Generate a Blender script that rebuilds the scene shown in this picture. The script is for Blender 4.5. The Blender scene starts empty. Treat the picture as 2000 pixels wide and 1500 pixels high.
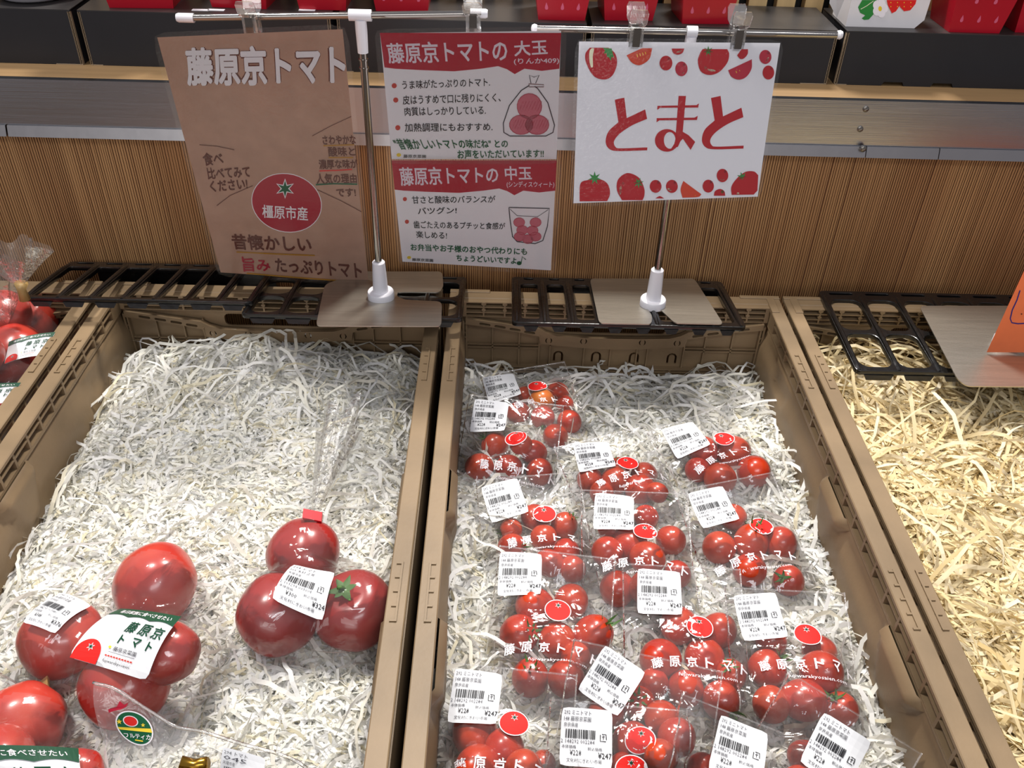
import bpy, math, random
import numpy as np
from mathutils import Vector, Matrix
from mathutils.geometry import tessellate_polygon
random.seed(7); RNG = np.random.default_rng(7)
SC = bpy.context.scene
COL = SC.collection
PI = math.pi

# ------------------------------------------------------------------ camera
FPX = 1740.0
YAW, PIT, ROL = 2.06382335e-02, 6.53742002e-01, 3.29860254e-02
_f = np.array([math.sin(YAW)*math.cos(PIT), math.cos(YAW)*math.cos(PIT), -math.sin(PIT)])
_r = np.array([math.cos(YAW), -math.sin(YAW), 0.0]); _u = np.cross(_r, _f)
CR = math.cos(ROL)*_r + math.sin(ROL)*_u
CU = -math.sin(ROL)*_r + math.cos(ROL)*_u
CF = _f
CAM = np.array([0, 0, 0.5612])
cd = bpy.data.cameras.new('camera'); cam = bpy.data.objects.new('camera', cd); COL.objects.link(cam)
cd.sensor_width = 36; cd.lens = FPX/2000*36; cd.clip_start = .01
cam.matrix_world = Matrix(((CR[0], CU[0], -CF[0], CAM[0]), (CR[1], CU[1], -CF[1], CAM[1]), (CR[2], CU[2], -CF[2], CAM[2]), (0, 0, 0, 1)))
SC.camera = cam

# ------------------------------------------------------------------ light and exposure
SC.view_settings.view_transform = 'Standard'; SC.view_settings.look = 'None'
SC.view_settings.exposure = 0.0; SC.view_settings.gamma = 1; SC.view_settings.use_curve_mapping = False
SC.cycles.max_bounces = 8; SC.cycles.transparent_max_bounces = 40; SC.cycles.transmission_bounces = 8
SC.cycles.caustics_reflective = False; SC.cycles.caustics_refractive = False
W = bpy.data.worlds.new('shop'); SC.world = W; W.use_nodes = True
W.node_tree.nodes['Background'].inputs[0].default_value = (.95, .93, 1, 1)
W.node_tree.nodes['Background'].inputs[1].default_value = .36
def area(name, loc, target, sx, sy, power, col):
    l = bpy.data.lights.new(name, 'AREA'); l.shape = 'RECTANGLE'; l.size = sx; l.size_y = sy; l.energy = power; l.color = col
    o = bpy.data.objects.new(name, l); COL.objects.link(o); o.location = loc
    o.rotation_euler = (Vector(target)-Vector(loc)).to_track_quat('-Z', 'Y').to_euler(); return o
area('shelf_spot_light', (.25, 1.5, 1.7), (.05, .6, 0), .25, .25, 44, (1, .95, .88))
area('aisle_spot_light', (-.75, .9, 2.1), (-.1, .6, 0), .25, .25, 34, (1, .96, .9))
area('ceiling_panel_light', (.5, -1.0, 2.1), (0, .8, 0.1), 1.2, .3, 16, (.96, .97, 1))
area('sign_fill_light', (-.6, -3.2, 1.5), (0, .8, 0.15), 2.4, 1.0, 26, (1, .97, .94))  # added frontal fill aimed at the signs to brighten them, source unseen

# ------------------------------------------------------------------ pixel to world helpers (photo frame 2000 x 1500)
def ray(x, y): return (x-1000)*CR + (750-y)*CU + FPX*CF
def UZ(x, y, z=0.0): d = ray(x, y); return CAM + d*((z-CAM[2])/d[2])
def UY(x, y, Y): d = ray(x, y); return CAM + d*(Y/d[1])
def UN(x, y, q, n): d = ray(x, y); return CAM + d*(np.dot(q-CAM, n)/np.dot(d, n))
def unit(v): v = np.array(v, float); return v/np.linalg.norm(v)

# ------------------------------------------------------------------ materials
def lin(c): return tuple(((v/255)/12.92 if v/255 <= .04045 else ((v/255+.055)/1.055)**2.4) for v in c)
MATS = {}
def mat(name, rgb, rough=.5, metal=0, spec=.5, noise=0, nscale=20, bump=0, bscale=60, stretch=None, trans=0, coat=0, hue2=None, sub=0):
    if name in MATS: return MATS[name]
    m = bpy.data.materials.new(name); m.use_nodes = True; nt = m.node_tree; b = nt.nodes['Principled BSDF']
    b.inputs['Base Color'].default_value = (*lin(rgb), 1); b.inputs['Roughness'].default_value = rough
    b.inputs['Metallic'].default_value = metal; b.inputs['Specular IOR Level'].default_value = spec
    b.inputs['Transmission Weight'].default_value = trans; b.inputs['Coat Weight'].default_value = coat; b.inputs['Coat Roughness'].default_value = .06
    b.inputs['Subsurface Weight'].default_value = sub; b.inputs['Subsurface Radius'].default_value = (.01, .003, .002)
    if noise or bump or hue2:
        tc = nt.nodes.new('ShaderNodeTexCoord'); mp = nt.nodes.new('ShaderNodeMapping'); nt.links.new(tc.outputs['Object'], mp.inputs[0])
        if stretch: mp.inputs['Scale'].default_value = stretch
    if noise or hue2:
        n = nt.nodes.new('ShaderNodeTexNoise'); n.inputs['Scale'].default_value = nscale; n.inputs['Detail'].default_value = 6
        nt.links.new(mp.outputs[0], n.inputs['Vector'])
        r = nt.nodes.new('ShaderNodeValToRGB'); r.color_ramp.elements[0].position = .3; r.color_ramp.elements[1].position = .7
        c = lin(rgb); r.color_ramp.elements[0].color = (*(lin(hue2) if hue2 else [v*(1-noise) for v in c]), 1)
        r.color_ramp.elements[1].color = (*(c if hue2 else [min(1, v*(1+noise*.6)) for v in c]), 1)
        nt.links.new(n.outputs['Fac'], r.inputs[0]); nt.links.new(r.outputs[0], b.inputs['Base Color'])
    if bump:
        n2 = nt.nodes.new('ShaderNodeTexNoise'); n2.inputs['Scale'].default_value = bscale; n2.inputs['Detail'].default_value = 4
        nt.links.new(mp.outputs[0], n2.inputs['Vector'])
        bp = nt.nodes.new('ShaderNodeBump'); bp.inputs['Strength'].default_value = bump; bp.inputs['Distance'].default_value = .002
        nt.links.new(n2.outputs['Fac'], bp.inputs['Height']); nt.links.new(bp.outputs[0], b.inputs['Normal'])
    MATS[name] = m; return m
def film_mat(name, veil=.05, fres=1.0, rough=.07, bscale=70, bump=.6, tint=(1, 1, 1)):
    m = bpy.data.materials.new(name); m.use_nodes = True; nt = m.node_tree; nt.nodes.clear(); N = nt.nodes.new; K = nt.links.new
    out = N('ShaderNodeOutputMaterial'); tr = N('ShaderNodeBsdfTransparent'); tr.inputs[0].default_value = (*tint, 1)
    gl = N('ShaderNodeBsdfGlossy'); gl.inputs['Roughness'].default_value = rough; gl.inputs[0].default_value = (1, 1, 1, 1)
    df = N('ShaderNodeBsdfDiffuse'); df.inputs[0].default_value = (.85, .83, .82, 1)
    fr = N('ShaderNodeFresnel'); fr.inputs[0].default_value = 1.45
    mu = N('ShaderNodeMath'); mu.operation = 'MULTIPLY_ADD'; mu.inputs[1].default_value = fres; mu.inputs[2].default_value = .005; mu.use_clamp = True
    tc = N('ShaderNodeTexCoord'); n1 = N('ShaderNodeTexNoise'); n1.inputs['Scale'].default_value = bscale; n1.inputs['Detail'].default_value = 3; n1.inputs['Distortion'].default_value = 1.5
    bp = N('ShaderNodeBump'); bp.inputs['Strength'].default_value = bump; bp.inputs['Distance'].default_value = .004
    K(tc.outputs['Object'], n1.inputs['Vector']); K(n1.outputs['Fac'], bp.inputs['Height'])
    K(bp.outputs[0], gl.inputs['Normal']); K(bp.outputs[0], fr.inputs['Normal']); K(fr.outputs[0], mu.inputs[0])
    m1 = N('ShaderNodeMixShader'); m1.inputs[0].default_value = veil; K(tr.outputs[0], m1.inputs[1]); K(df.outputs[0], m1.inputs[2])
    m2 = N('ShaderNodeMixShader'); K(mu.outputs[0], m2.inputs[0]); K(m1.outputs[0], m2.inputs[1]); K(gl.outputs[0], m2.inputs[2]); K(m2.outputs[0], out.inputs[0])
    MATS[name] = m; return m
FILM = film_mat('clear bag film', .03, .75, .08, 32, .33)
FLAPM = film_mat('slack bag film', .13, 1.3, .14, 45, .6)
EDGE_GLINT = film_mat('bag edge glint film', .22, 2.2, .12, 120, .8)  # paler film: reflections along the bag edges put into the material
FAN = film_mat('gathered bag film', .05, .5, .12, 90, .8)
LAM = film_mat('laminate film', .01, .7, .1, 220, .1)
CRATE = mat('tan crate plastic', (130, 109, 82), .5, noise=.26, nscale=11, bump=.05, bscale=300)
CRATEIN = CRATE
BLACKP = mat('black wet plastic', (9, 9, 10), .3, bump=.3, bscale=140, coat=.35)
STEEL = mat('brushed steel plate', (196, 190, 178), .38, 1, bump=.12, bscale=90, stretch=(1, 14, 1), noise=.12, nscale=14)
CHROME = mat('chrome', (158, 154, 150), .12, 1)
WPLAS = mat('white plastic', (225, 224, 230), .35)
CLEARP = film_mat('clear clip plastic', .12, 2.6, .05, 40, .15)
BOXBLK = mat('black printed card', (25, 25, 30), .5, noise=.1, nscale=30)
KRAFT = mat('kraft card edge', (150, 132, 108), .8)
REDC = mat('red carton', (176, 12, 36), .32, noise=.05)
PINK = mat('pink seed print', (214, 98, 130), .4)
PAPERW = mat('white sheet paper', (242, 240, 246), .7)
PAPERB = mat('brown craft paper', (190, 148, 126), .8, noise=.08, nscale=60)
ORANGE = mat('orange paper', (232, 118, 70), .8, noise=.04, nscale=80)
LABELW = mat('white label paper', (232, 234, 238), .55)
INK = {k: mat('ink '+k, v, .6, spec=.2) for k, v in dict(black=(28, 28, 32), white=(245, 240, 245), red=(178, 12, 26), crimson=(178, 30, 54), brown=(104, 52, 40), dkbrown=(70, 36, 28),
    green=(22, 92, 58), dkgreen=(14, 66, 44), yellow=(214, 160, 36), ochre=(186, 132, 40), grey=(70, 70, 78), cream=(236, 232, 200), orange=(206, 62, 30), pink=(206, 110, 126), leaf=(52, 136, 62), blue=(38, 38, 120), redpaint=(222, 40, 36), gold=(236, 206, 60), lilac=(232, 220, 232), dirtyred=(200, 70, 60)).items()}
def tomato_mat(name, c1, c2, c3):
    m = bpy.data.materials.new(name); m.use_nodes = True; nt = m.node_tree; b = nt.nodes['Principled BSDF']; N = nt.nodes.new; K = nt.links.new
    tc = N('ShaderNodeTexCoord'); n = N('ShaderNodeTexNoise'); n.inputs['Scale'].default_value = 1.1; oi = N('ShaderNodeObjectInfo')
    ad = N('ShaderNodeVectorMath'); K(tc.outputs['Object'], ad.inputs[0]); K(oi.outputs['Location'], ad.inputs[1]); K(ad.outputs[0], n.inputs['Vector'])
    r = N('ShaderNodeValToRGB'); r.color_ramp.elements[0].position = .35; r.color_ramp.elements[1].position = .75
    r.color_ramp.elements[0].color = (*lin(c1), 1); r.color_ramp.elements[1].color = (*lin(c2), 1)
    mx = N('ShaderNodeMixRGB'); mx.inputs[2].default_value = (*lin(c3), 1)
    m3 = N('ShaderNodeMath'); m3.operation = 'MULTIPLY'; m3.inputs[1].default_value = .4
    K(n.outputs['Fac'], r.inputs[0]); K(r.outputs[0], mx.inputs[1]); K(oi.outputs['Random'], m3.inputs[0]); K(m3.outputs[0], mx.inputs[0]); K(mx.outputs[0], b.inputs['Base Color'])
    b.inputs['Roughness'].default_value = .27; b.inputs['Coat Weight'].default_value = .25; b.inputs['Coat Roughness'].default_value = .12
    n2 = N('ShaderNodeTexNoise'); n2.inputs['Scale'].default_value = 26; bp = N('ShaderNodeBump'); bp.inputs['Strength'].default_value = .012; K(tc.outputs['Object'], n2.inputs['Vector']); K(n2.outputs['Fac'], bp.inputs['Height']); K(bp.outputs[0], b.inputs['Normal'])
    MATS[name] = m; return m
TMINI = tomato_mat('mini tomato skin', (176, 34, 16), (192, 56, 22), (200, 78, 30))
TORANGE = tomato_mat('orange tomato skin', (214, 100, 26), (228, 130, 36), (210, 90, 30))
TBIG = tomato_mat('large tomato skin', (180, 42, 36), (198, 76, 58), (190, 60, 48))
TDARK = tomato_mat('deep red tomato skin', (140, 30, 30), (160, 44, 40), (168, 44, 40))
CALYX = mat('calyx green', (66, 104, 40), .6, noise=.25, nscale=200)
def paper_strip_mat(name, cols, tr=.38):
    m = bpy.data.materials.new(name); m.use_nodes = True; nt = m.node_tree; b = nt.nodes['Principled BSDF']
    g = nt.nodes.new('ShaderNodeNewGeometry'); r = nt.nodes.new('ShaderNodeValToRGB')
    el = r.color_ramp.elements; el[0].color = (*lin(cols[0]), 1); el[1].color = (*lin(cols[-1]), 1)
    for i, c in enumerate(cols[1:-1]):
        e = el.new((i+1)/(len(cols)-1)); e.color = (*lin(c), 1)
    nt.links.new(g.outputs['Random Per Island'], r.inputs[0]); nt.links.new(r.outputs[0], b.inputs['Base Color']); b.inputs['Roughness'].default_value = .6
    b.inputs['Specular IOR Level'].default_value = .25
    tl = nt.nodes.new('ShaderNodeBsdfTranslucent'); nt.links.new(r.outputs[0], tl.inputs[0]); mx = nt.nodes.new('ShaderNodeMixShader'); mx.inputs[0].default_value = tr
    nt.links.new(b.outputs[0], mx.inputs[1]); nt.links.new(tl.outputs[0], mx.inputs[2]); nt.links.new(mx.outputs[0], nt.nodes['Material Output'].inputs[0])
    MATS[name] = m; return m
SHW = paper_strip_mat('white shredded paper', [(238, 238, 236), (246, 246, 246), (232, 232, 226), (243, 241, 230), (247, 247, 247), (226, 218, 190)])
SHC = paper_strip_mat('cream shredded paper', [(230, 212, 166), (240, 226, 188), (214, 192, 142), (240, 230, 204), (232, 214, 170)], .2)

# ------------------------------------------------------------------ object helpers
def link(o, parent=None):
    COL.objects.link(o)
    if parent is not None: o.parent = parent
    return o
def mobj(name, verts, faces, mats, parent=None, midx=None, smooth=False, origin=None):
    v = np.asarray(verts, float).reshape(-1, 3)
    off = np.zeros(3)
    if origin is not None: off = np.asarray(origin, float)
    elif parent is not None: off = np.array(parent.location)+(np.array(parent.parent.location) if parent.parent else 0)
    elif len(v): off = np.array([(v[:, 0].min()+v[:, 0].max())/2, (v[:, 1].min()+v[:, 1].max())/2, v[:, 2].min()])
    me = bpy.data.meshes.new(name); me.from_pydata((v-off).tolist(), [], faces)
    for m in (mats if isinstance(mats, (list, tuple)) else [mats]): me.materials.append(m)
    if midx is not None: me.polygons.foreach_set('material_index', midx)
    if smooth: me.polygons.foreach_set('use_smooth', [True]*len(me.polygons))
    me.update()
    o = bpy.data.objects.new(name, me)
    if parent is None: o.location = off
    return link(o, parent)
def tag(o, label, cat=None, group=None, kind=None):
    o['label'] = label
    if cat: o['category'] = cat
    if group: o['group'] = group
    if kind: o['kind'] = kind
    return o
def thing(name, label, cat, loc, group=None):
    o = bpy.data.objects.new(name, None); o.empty_display_size = .02; o.location = loc; link(o); return tag(o, label, cat, group)
class MB:
    def __init__(s): s.v = []; s.f = []
    def add(s, v, f):
        b = len(s.v); s.v += [tuple(map(float, p)) for p in v]; s.f += [tuple(i+b for i in q) for q in f]; return s
    def box(s, x0, x1, y0, y1, z0, z1):
        return s.add([(x, y, z) for x in (x0, x1) for y in (y0, y1) for z in (z0, z1)], [(0, 1, 3, 2), (4, 6, 7, 5), (0, 4, 5, 1), (2, 3, 7, 6), (0, 2, 6, 4), (1, 5, 7, 3)])
    def bbox(s, x0, x1, y0, y1, z0, z1, b=.001):      # box with chamfered upper edges
        return s.add([(x0, y0, z0), (x1, y0, z0), (x1, y1, z0), (x0, y1, z0), (x0, y0, z1-b), (x1, y0, z1-b), (x1, y1, z1-b), (x0, y1, z1-b), (x0+b, y0+b, z1), (x1-b, y0+b, z1), (x1-b, y1-b, z1), (x0+b, y1-b, z1)],
            [(3, 2, 1, 0), (0, 1, 5, 4), (1, 2, 6, 5), (2, 3, 7, 6), (3, 0, 4, 7), (4, 5, 9, 8), (5, 6, 10, 9), (6, 7, 11, 10), (7, 4, 8, 11), (8, 9, 10, 11)])
    def tube(s, pts, r, n=12, closed=False, cap=True):
        P = [np.array(p, float) for p in pts]; k = len(P); rr = r if hasattr(r, '__len__') else [r]*k; vs = []
        ref = None
        for i in range(k):
            t = unit(P[min(i+1, k-1)]-P[max(i-1, 0)])
            if ref is None: ref = np.array([0, 0, 1.]) if abs(t[2]) < .9 else np.array([1., 0, 0])
            a = unit(np.cross(t, ref)); b = np.cross(a, t); ref = b
            for j in range(n):
                w = 2*PI*j/n; vs.append(P[i]+rr[i]*(math.cos(w)*a+math.sin(w)*b))
        fs = [(i*n+j, i*n+(j+1) % n, (i+1)*n+(j+1) % n, (i+1)*n+j) for i in range(k-1) for j in range(n)]
        if cap: fs += [tuple(range(n))[::-1], tuple((k-1)*n+j for j in range(n))]
        return s.add(vs, fs)
    def lathe(s, c, prof, n=32):
        vs = [(c[0]+r*math.cos(2*PI*j/n), c[1]+r*math.sin(2*PI*j/n), c[2]+z) for r, z in prof for j in range(n)]
        fs = [(i*n+j, i*n+(j+1) % n, (i+1)*n+(j+1) % n, (i+1)*n+j) for i in range(len(prof)-1) for j in range(n)]
        fs += [tuple(range(n))[::-1], tuple((len(prof)-1)*n+j for j in range(n))]
        return s.add(vs, fs)
    def build(s, name, m, parent=None, smooth=False): return mobj(name, s.v, s.f, m, parent, smooth=smooth)
def smooth_by_angle(o, a=35):
    me = o.data; me.polygons.foreach_set('use_smooth', [True]*len(me.polygons))
    try: me.set_sharp_from_angle(angle=math.radians(a))
    except Exception: pass
    return o
def plate(polys, th, bevel=0):
    """flat plate with holes: first polygon is the outline, the rest are holes; returns verts (a, b, t) and faces"""
    c = bpy.data.curves.new('p', 'CURVE'); c.dimensions = '2D'; c.fill_mode = 'BOTH'; c.extrude = th/2
    if bevel: c.bevel_depth = bevel; c.bevel_resolution = 1; c.offset = -bevel
    for p in polys:
        sp = c.splines.new('POLY'); sp.points.add(len(p)-1); sp.use_cyclic_u = True
        for i, q in enumerate(p): sp.points[i].co = (q[0], q[1], 0, 1)
    o = bpy.data.objects.new('p', c); me = bpy.data.meshes.new_from_object(o)
    v = np.zeros(len(me.vertices)*3); me.vertices.foreach_get('co', v); f = [tuple(q.vertices) for q in me.polygons]
    bpy.data.objects.remove(o); bpy.data.curves.remove(c); bpy.data.meshes.remove(me)
    return v.reshape(-1, 3), f
def rect(x0, y0, x1, y1): return [(x0, y0), (x1, y0), (x1, y1), (x0, y1)]
def rrect(x0, y0, x1, y1, r, n=4, rot=0):
    out = []
    for cx, cy, a0 in ((x1-r, y1-r, 0), (x0+r, y1-r, 90), (x0+r, y0+r, 180), (x1-r, y0+r, 270)):
        for i in range(n+1):
            a = math.radians(a0+90*i/n); out.append((cx+r*math.cos(a), cy+r*math.sin(a)))
    if rot:
        mx, my = (x0+x1)/2, (y0+y1)/2; c, s = math.cos(rot), math.sin(rot)
        out = [(mx+(x-mx)*c-(y-my)*s, my+(x-mx)*s+(y-my)*c) for x, y in out]
    return out

# ------------------------------------------------------------------ flat print: text, strokes, shapes
GL = {}
def glyph(body, bold=0.0, res=2):
    k = (body, bold, res)
    if k not in GL:
        c = bpy.data.curves.new('t', 'FONT'); c.body = body; c.resolution_u = res; c.fill_mode = 'FRONT'
        o = bpy.data.objects.new('t', c); me = bpy.data.meshes.new_from_object(o)
        v = np.zeros(len(me.vertices)*3); me.vertices.foreach_get('co', v); v = v.reshape(-1, 3)[:, :2]
        f = [tuple(q.vertices) for q in me.polygons]
        bpy.data.objects.remove(o); bpy.data.curves.remove(c); bpy.data.meshes.remove(me)
        cp = [v]
        if bold:      # heavier stroke: the same outline laid down several times, slightly shifted
            m = 4 if bold < .03 else 8
            cp = [v+np.array([math.cos(2*PI*(i+.5)/m), math.sin(2*PI*(i+.5)/m)])*bold*.9 for i in range(m)]
        mn, mx = np.min([q.min(0) for q in cp], 0), np.max([q.max(0) for q in cp], 0); GL[k] = ([(q-mn)/(mx-mn) for q in cp], f)
    return GL[k]
class Art:
    """print made of thin ink shapes; f maps (array of drawing coords, lift) to world points"""
    def __init__(s, f, lift=.0002, step=.00006): s.f = f; s.v = []; s.fc = []; s.mi = []; s.m = []; s.lift = lift; s.step = step; s.n = 0; s.cnt = 0
    def put(s, pts, faces, col, lift=None):
        s.cnt += 1
        l = s.lift + s.step*min(s.cnt, 12) if lift is None else lift
        P = s.f(np.asarray(pts, float), l); m = INK[col] if isinstance(col, str) else col
        if m not in s.m: s.m.append(m)
        s.v.append(P); s.fc += [tuple(i+s.n for i in q) for q in faces]; s.mi += [s.m.index(m)]*len(faces); s.n += len(P)
    def poly(s, pts, col, lift=None):
        t = tessellate_polygon([[Vector((p[0], p[1], 0)) for p in pts]]); s.put(pts, [tuple(q) for q in t], col, lift)
    def ell(s, cx, cy, rx, ry, col, rot=0, n=28, lift=None, clip=None):
        c, q = math.cos(rot), math.sin(rot)
        p = [(cx+rx*math.cos(2*PI*i/n)*c-ry*math.sin(2*PI*i/n)*q, cy+rx*math.cos(2*PI*i/n)*q+ry*math.sin(2*PI*i/n)*c) for i in range(n)]
        if clip: p = [(min(max(x, clip[0]), clip[2]), min(max(y, clip[1]), clip[3])) for x, y in p]
        V = [(cx, cy)]+[(cx+(x-cx)*k, cy+(y-cy)*k) for k in (.33, .67, 1) for x, y in p]
        s.put(V, [(0, i+1, (i+1) % n+1) for i in range(n)]+[(1+k*n+i, 1+k*n+n+i, 1+k*n+n+(i+1) % n, 1+k*n+(i+1) % n) for k in (0, 1) for i in range(n)], col, lift)
    def line(s, pts, w, col, lift=None, closed=False):
        P = [np.array(p, float) for p in pts]
        if closed: P.append(P[0])
        L = []
        for i in range(len(P)):
            a, b = P[max(i-1, 0)], P[min(i+1, len(P)-1)]
            if closed and i in (0, len(P)-1): a, b = P[-2], P[1]
            d = b-a; n = np.array([-d[1], d[0]])/(np.hypot(*d)+1e-9)*w/2; L += [P[i]-n, P[i]+n]
        s.put(L, [(2*i, 2*i+1, 2*i+3, 2*i+2) for i in range(len(P)-1)], col, lift)
    def text(s, body, q, col, bold=0.0, lift=None, res=2):
        """q: TL, TR, BR, BL in drawing coords"""
        gs, f = glyph(body, bold, res); q = [np.array(p, float) for p in q]; s.cnt += 1; l0 = s.lift+s.step*min(s.cnt, 12) if lift is None else lift
        for i, g in enumerate(gs):
            a, b = g[:, :1], g[:, 1:]; s.put(q[3]*(1-a)*(1-b)+q[2]*a*(1-b)+q[1]*a*b+q[0]*(1-a)*b, f, col, l0+i*.000012); s.cnt -= 1
    def star(s, cx, cy, r0, r1, n, col, rot=0, lift=None):
        p = [(cx+(r0 if i % 2 == 0 else r1)*math.sin(rot+PI*i/n), cy-(r0 if i % 2 == 0 else r1)*math.cos(rot+PI*i/n)) for i in range(2*n)]
        s.put([(cx, cy)]+p, [(0, i+1, (i+1) % (2*n)+1) for i in range(2*n)], col, lift)
    def build(s, name, parent): return mobj(name, np.concatenate(s.v), s.fc, s.m, parent, s.mi)
def box4(x0, y0, x1, y1): return [(x0, y0), (x1, y0), (x1, y1), (x0, y1)]

# ================================================================== SETTING
# fluted wood wall behind the crates
def wood_mat():
    m = bpy.data.materials.new('fluted cedar board'); m.use_nodes = True; nt = m.node_tree; b = nt.nodes['Principled BSDF']; N = nt.nodes.new; K = nt.links.new
    tc = N('ShaderNodeTexCoord'); mp = N('ShaderNodeMapping'); mp.inputs['Scale'].default_value = (6, 1, .5); n = N('ShaderNodeTexNoise'); n.inputs['Scale'].default_value = 3; n.inputs['Detail'].default_value = 5
    r = N('ShaderNodeValToRGB'); r.color_ramp.elements[0].position = .3; r.color_ramp.elements[1].position = .72; r.color_ramp.elements[0].color = (*lin((146, 104, 66)), 1); r.color_ramp.elements[1].color = (*lin((178, 137, 92)), 1)
    K(tc.outputs['Object'], mp.inputs[0]); K(mp.outputs[0], n.inputs['Vector']); K(n.outputs['Fac'], r.inputs[0]); K(r.outputs[0], b.inputs['Base Color']); b.inputs['Roughness'].default_value = .42; MATS['wood'] = m; return m
WOOD = wood_mat()
WOODG = mat('dark board groove', (104, 66, 38), .8)
v = []; f = []; mi = []; x = -.80; prev = None
while x < .95:
    p = .00285*random.uniform(.85, 1.15); g = .0007*random.uniform(.8, 1.6)
    if random.random() < .06: g *= 1.6
    b = len(v)
    for (xx, yy) in ((x, .965), (x+p-g, .965), (x+p-g*.8, .9662), (x+p-g*.2, .9662), (x+p, .965)): v += [(xx, yy, -.25), (xx, yy, .175)]
    f += [(b+2*i, b+2*i+1, b+2*i+3, b+2*i+2)[::-1] for i in range(4)]; mi += [0, 1, 1, 1]; x += p
wall = mobj('wall_back', v, f, [WOOD, WOODG], midx=mi); tag(wall, 'brown wood board with fine vertical flutes behind the crates', kind='structure')
# shelf board above it
SH = mat('pale oak shelf', (132, 106, 74), .45, noise=.1, nscale=12, stretch=(1, 12, 12))
shelf = MB().box(-.9, 1.0, .968, 1.25, .205, .225).build('trim_1', SH); tag(shelf, 'pale oak shelf board under the black boxes', kind='structure')
def brushed():
    m = bpy.data.materials.new('brushed steel strip'); m.use_nodes = True; nt = m.node_tree; b = nt.nodes['Principled BSDF']; N = nt.nodes.new; K = nt.links.new
    b.inputs['Base Color'].default_value = (.47, .49, .54, 1); b.inputs['Metallic'].default_value = 1; b.inputs['Roughness'].default_value = .3; b.inputs['Anisotropic'].default_value = .8; b.inputs['Anisotropic Rotation'].default_value = 0
    tg = N('ShaderNodeCombineXYZ'); tg.inputs[0].default_value = 1; K(tg.outputs[0], b.inputs['Tangent'])
    tc = N('ShaderNodeTexCoord'); mp = N('ShaderNodeMapping'); mp.inputs['Scale'].default_value = (3, 1, 900); n = N('ShaderNodeTexNoise'); n.inputs['Scale'].default_value = 1.5; n.inputs['Detail'].default_value = 3
    bp = N('ShaderNodeBump'); bp.inputs['Strength'].default_value = .25; bp.inputs['Distance'].default_value = .0004
    K(tc.outputs['Object'], mp.inputs[0]); K(mp.outputs[0], n.inputs['Vector']); K(n.outputs['Fac'], bp.inputs['Height']); K(bp.outputs[0], b.inputs['Normal'])
    return m
BR = brushed(); MATS['br'] = BR
strip = MB().box(-.9, 1.0, .960, .968, .174, .225).build('trim_2', BR); tag(strip, 'brushed steel strip along the front of the shelf', kind='structure')
for i, (a, b) in enumerate([(-.9, -.551), (-.549, .4095), (.4105, .4925), (.4935, 1.0)]):
    seg = MB().add([(a, .9535, .1625), (b, .9535, .1625), (b, .9575, .1738), (a, .9575, .1738), (a, .966, .1738), (b, .966, .1738), (b, .966, .1625), (a, .966, .1625)], [(0, 1, 2, 3), (3, 2, 5, 4), (0, 7, 6, 1), (0, 3, 4, 7), (1, 6, 5, 2)]).build('rail_segment', mat('lip steel', (150, 148, 150), .35, 1, bump=.1, bscale=60), strip)
for q in ((1691, 213), (1680, 252), (1686, 291)):
    p = UY(*q, .9535 if q[1] > 280 else .960); o = MB()
    o.tube([(p[0], p[1]+.003, p[2]), (p[0], p[1]-.0008, p[2]), (p[0], p[1]-.0016, p[2])], [.0034, .0034, .0022], 16)
    for a in (0.4, 1.97):
        dx, dz = .0017*math.cos(a), .0017*math.sin(a); o.tube([(p[0]-dx, p[1]-.0017, p[2]-dz), (p[0]+dx, p[1]-.0017, p[2]+dz)], .0003, 6)
    smooth_by_angle(o.build('screw', mat('screw steel', (120, 116, 110), .3, 1), strip))
# rack of upright wooden slats behind the boxes
rack = MB().box(-.9, 1.0, 1.135, 1.14, .22, .42).build('wall_rear', mat('dark backing', (18, 16, 15), .8)); tag(rack, 'dark backing board behind the wood slats', kind='structure')
sl = None
SLM = mat('pale slat wood', (196, 168, 120), .6, noise=.15, nscale=10, stretch=(8, 8, 1))
x = -.85
while x < .9:
    o = MB().bbox(x, x+.021, 1.112, 1.128, .226, .42, .0008)
    if sl is None: s_ = o.build('slat', SLM, rack); sl = s_; x0s = x
    else:
        s_ = sl.copy(); link(s_, rack); s_.location = (x-x0s, 0, 0)
    x += .0335
flo = MB().box(-4, 4, -5, 1.3, -1.02, -1.0).build('floor', mat('shop floor', (128, 116, 104), .4, noise=.3, nscale=2)); tag(flo, 'brownish grey shop floor far below', kind='structure')
tabl = MB().box(-1.0, 1.1, .1, .96, -.235, -.2).build('trim_3', mat('display table top', (60, 48, 40), .6)); tag(tabl, 'dark display table top under the crates', kind='structure')

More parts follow.
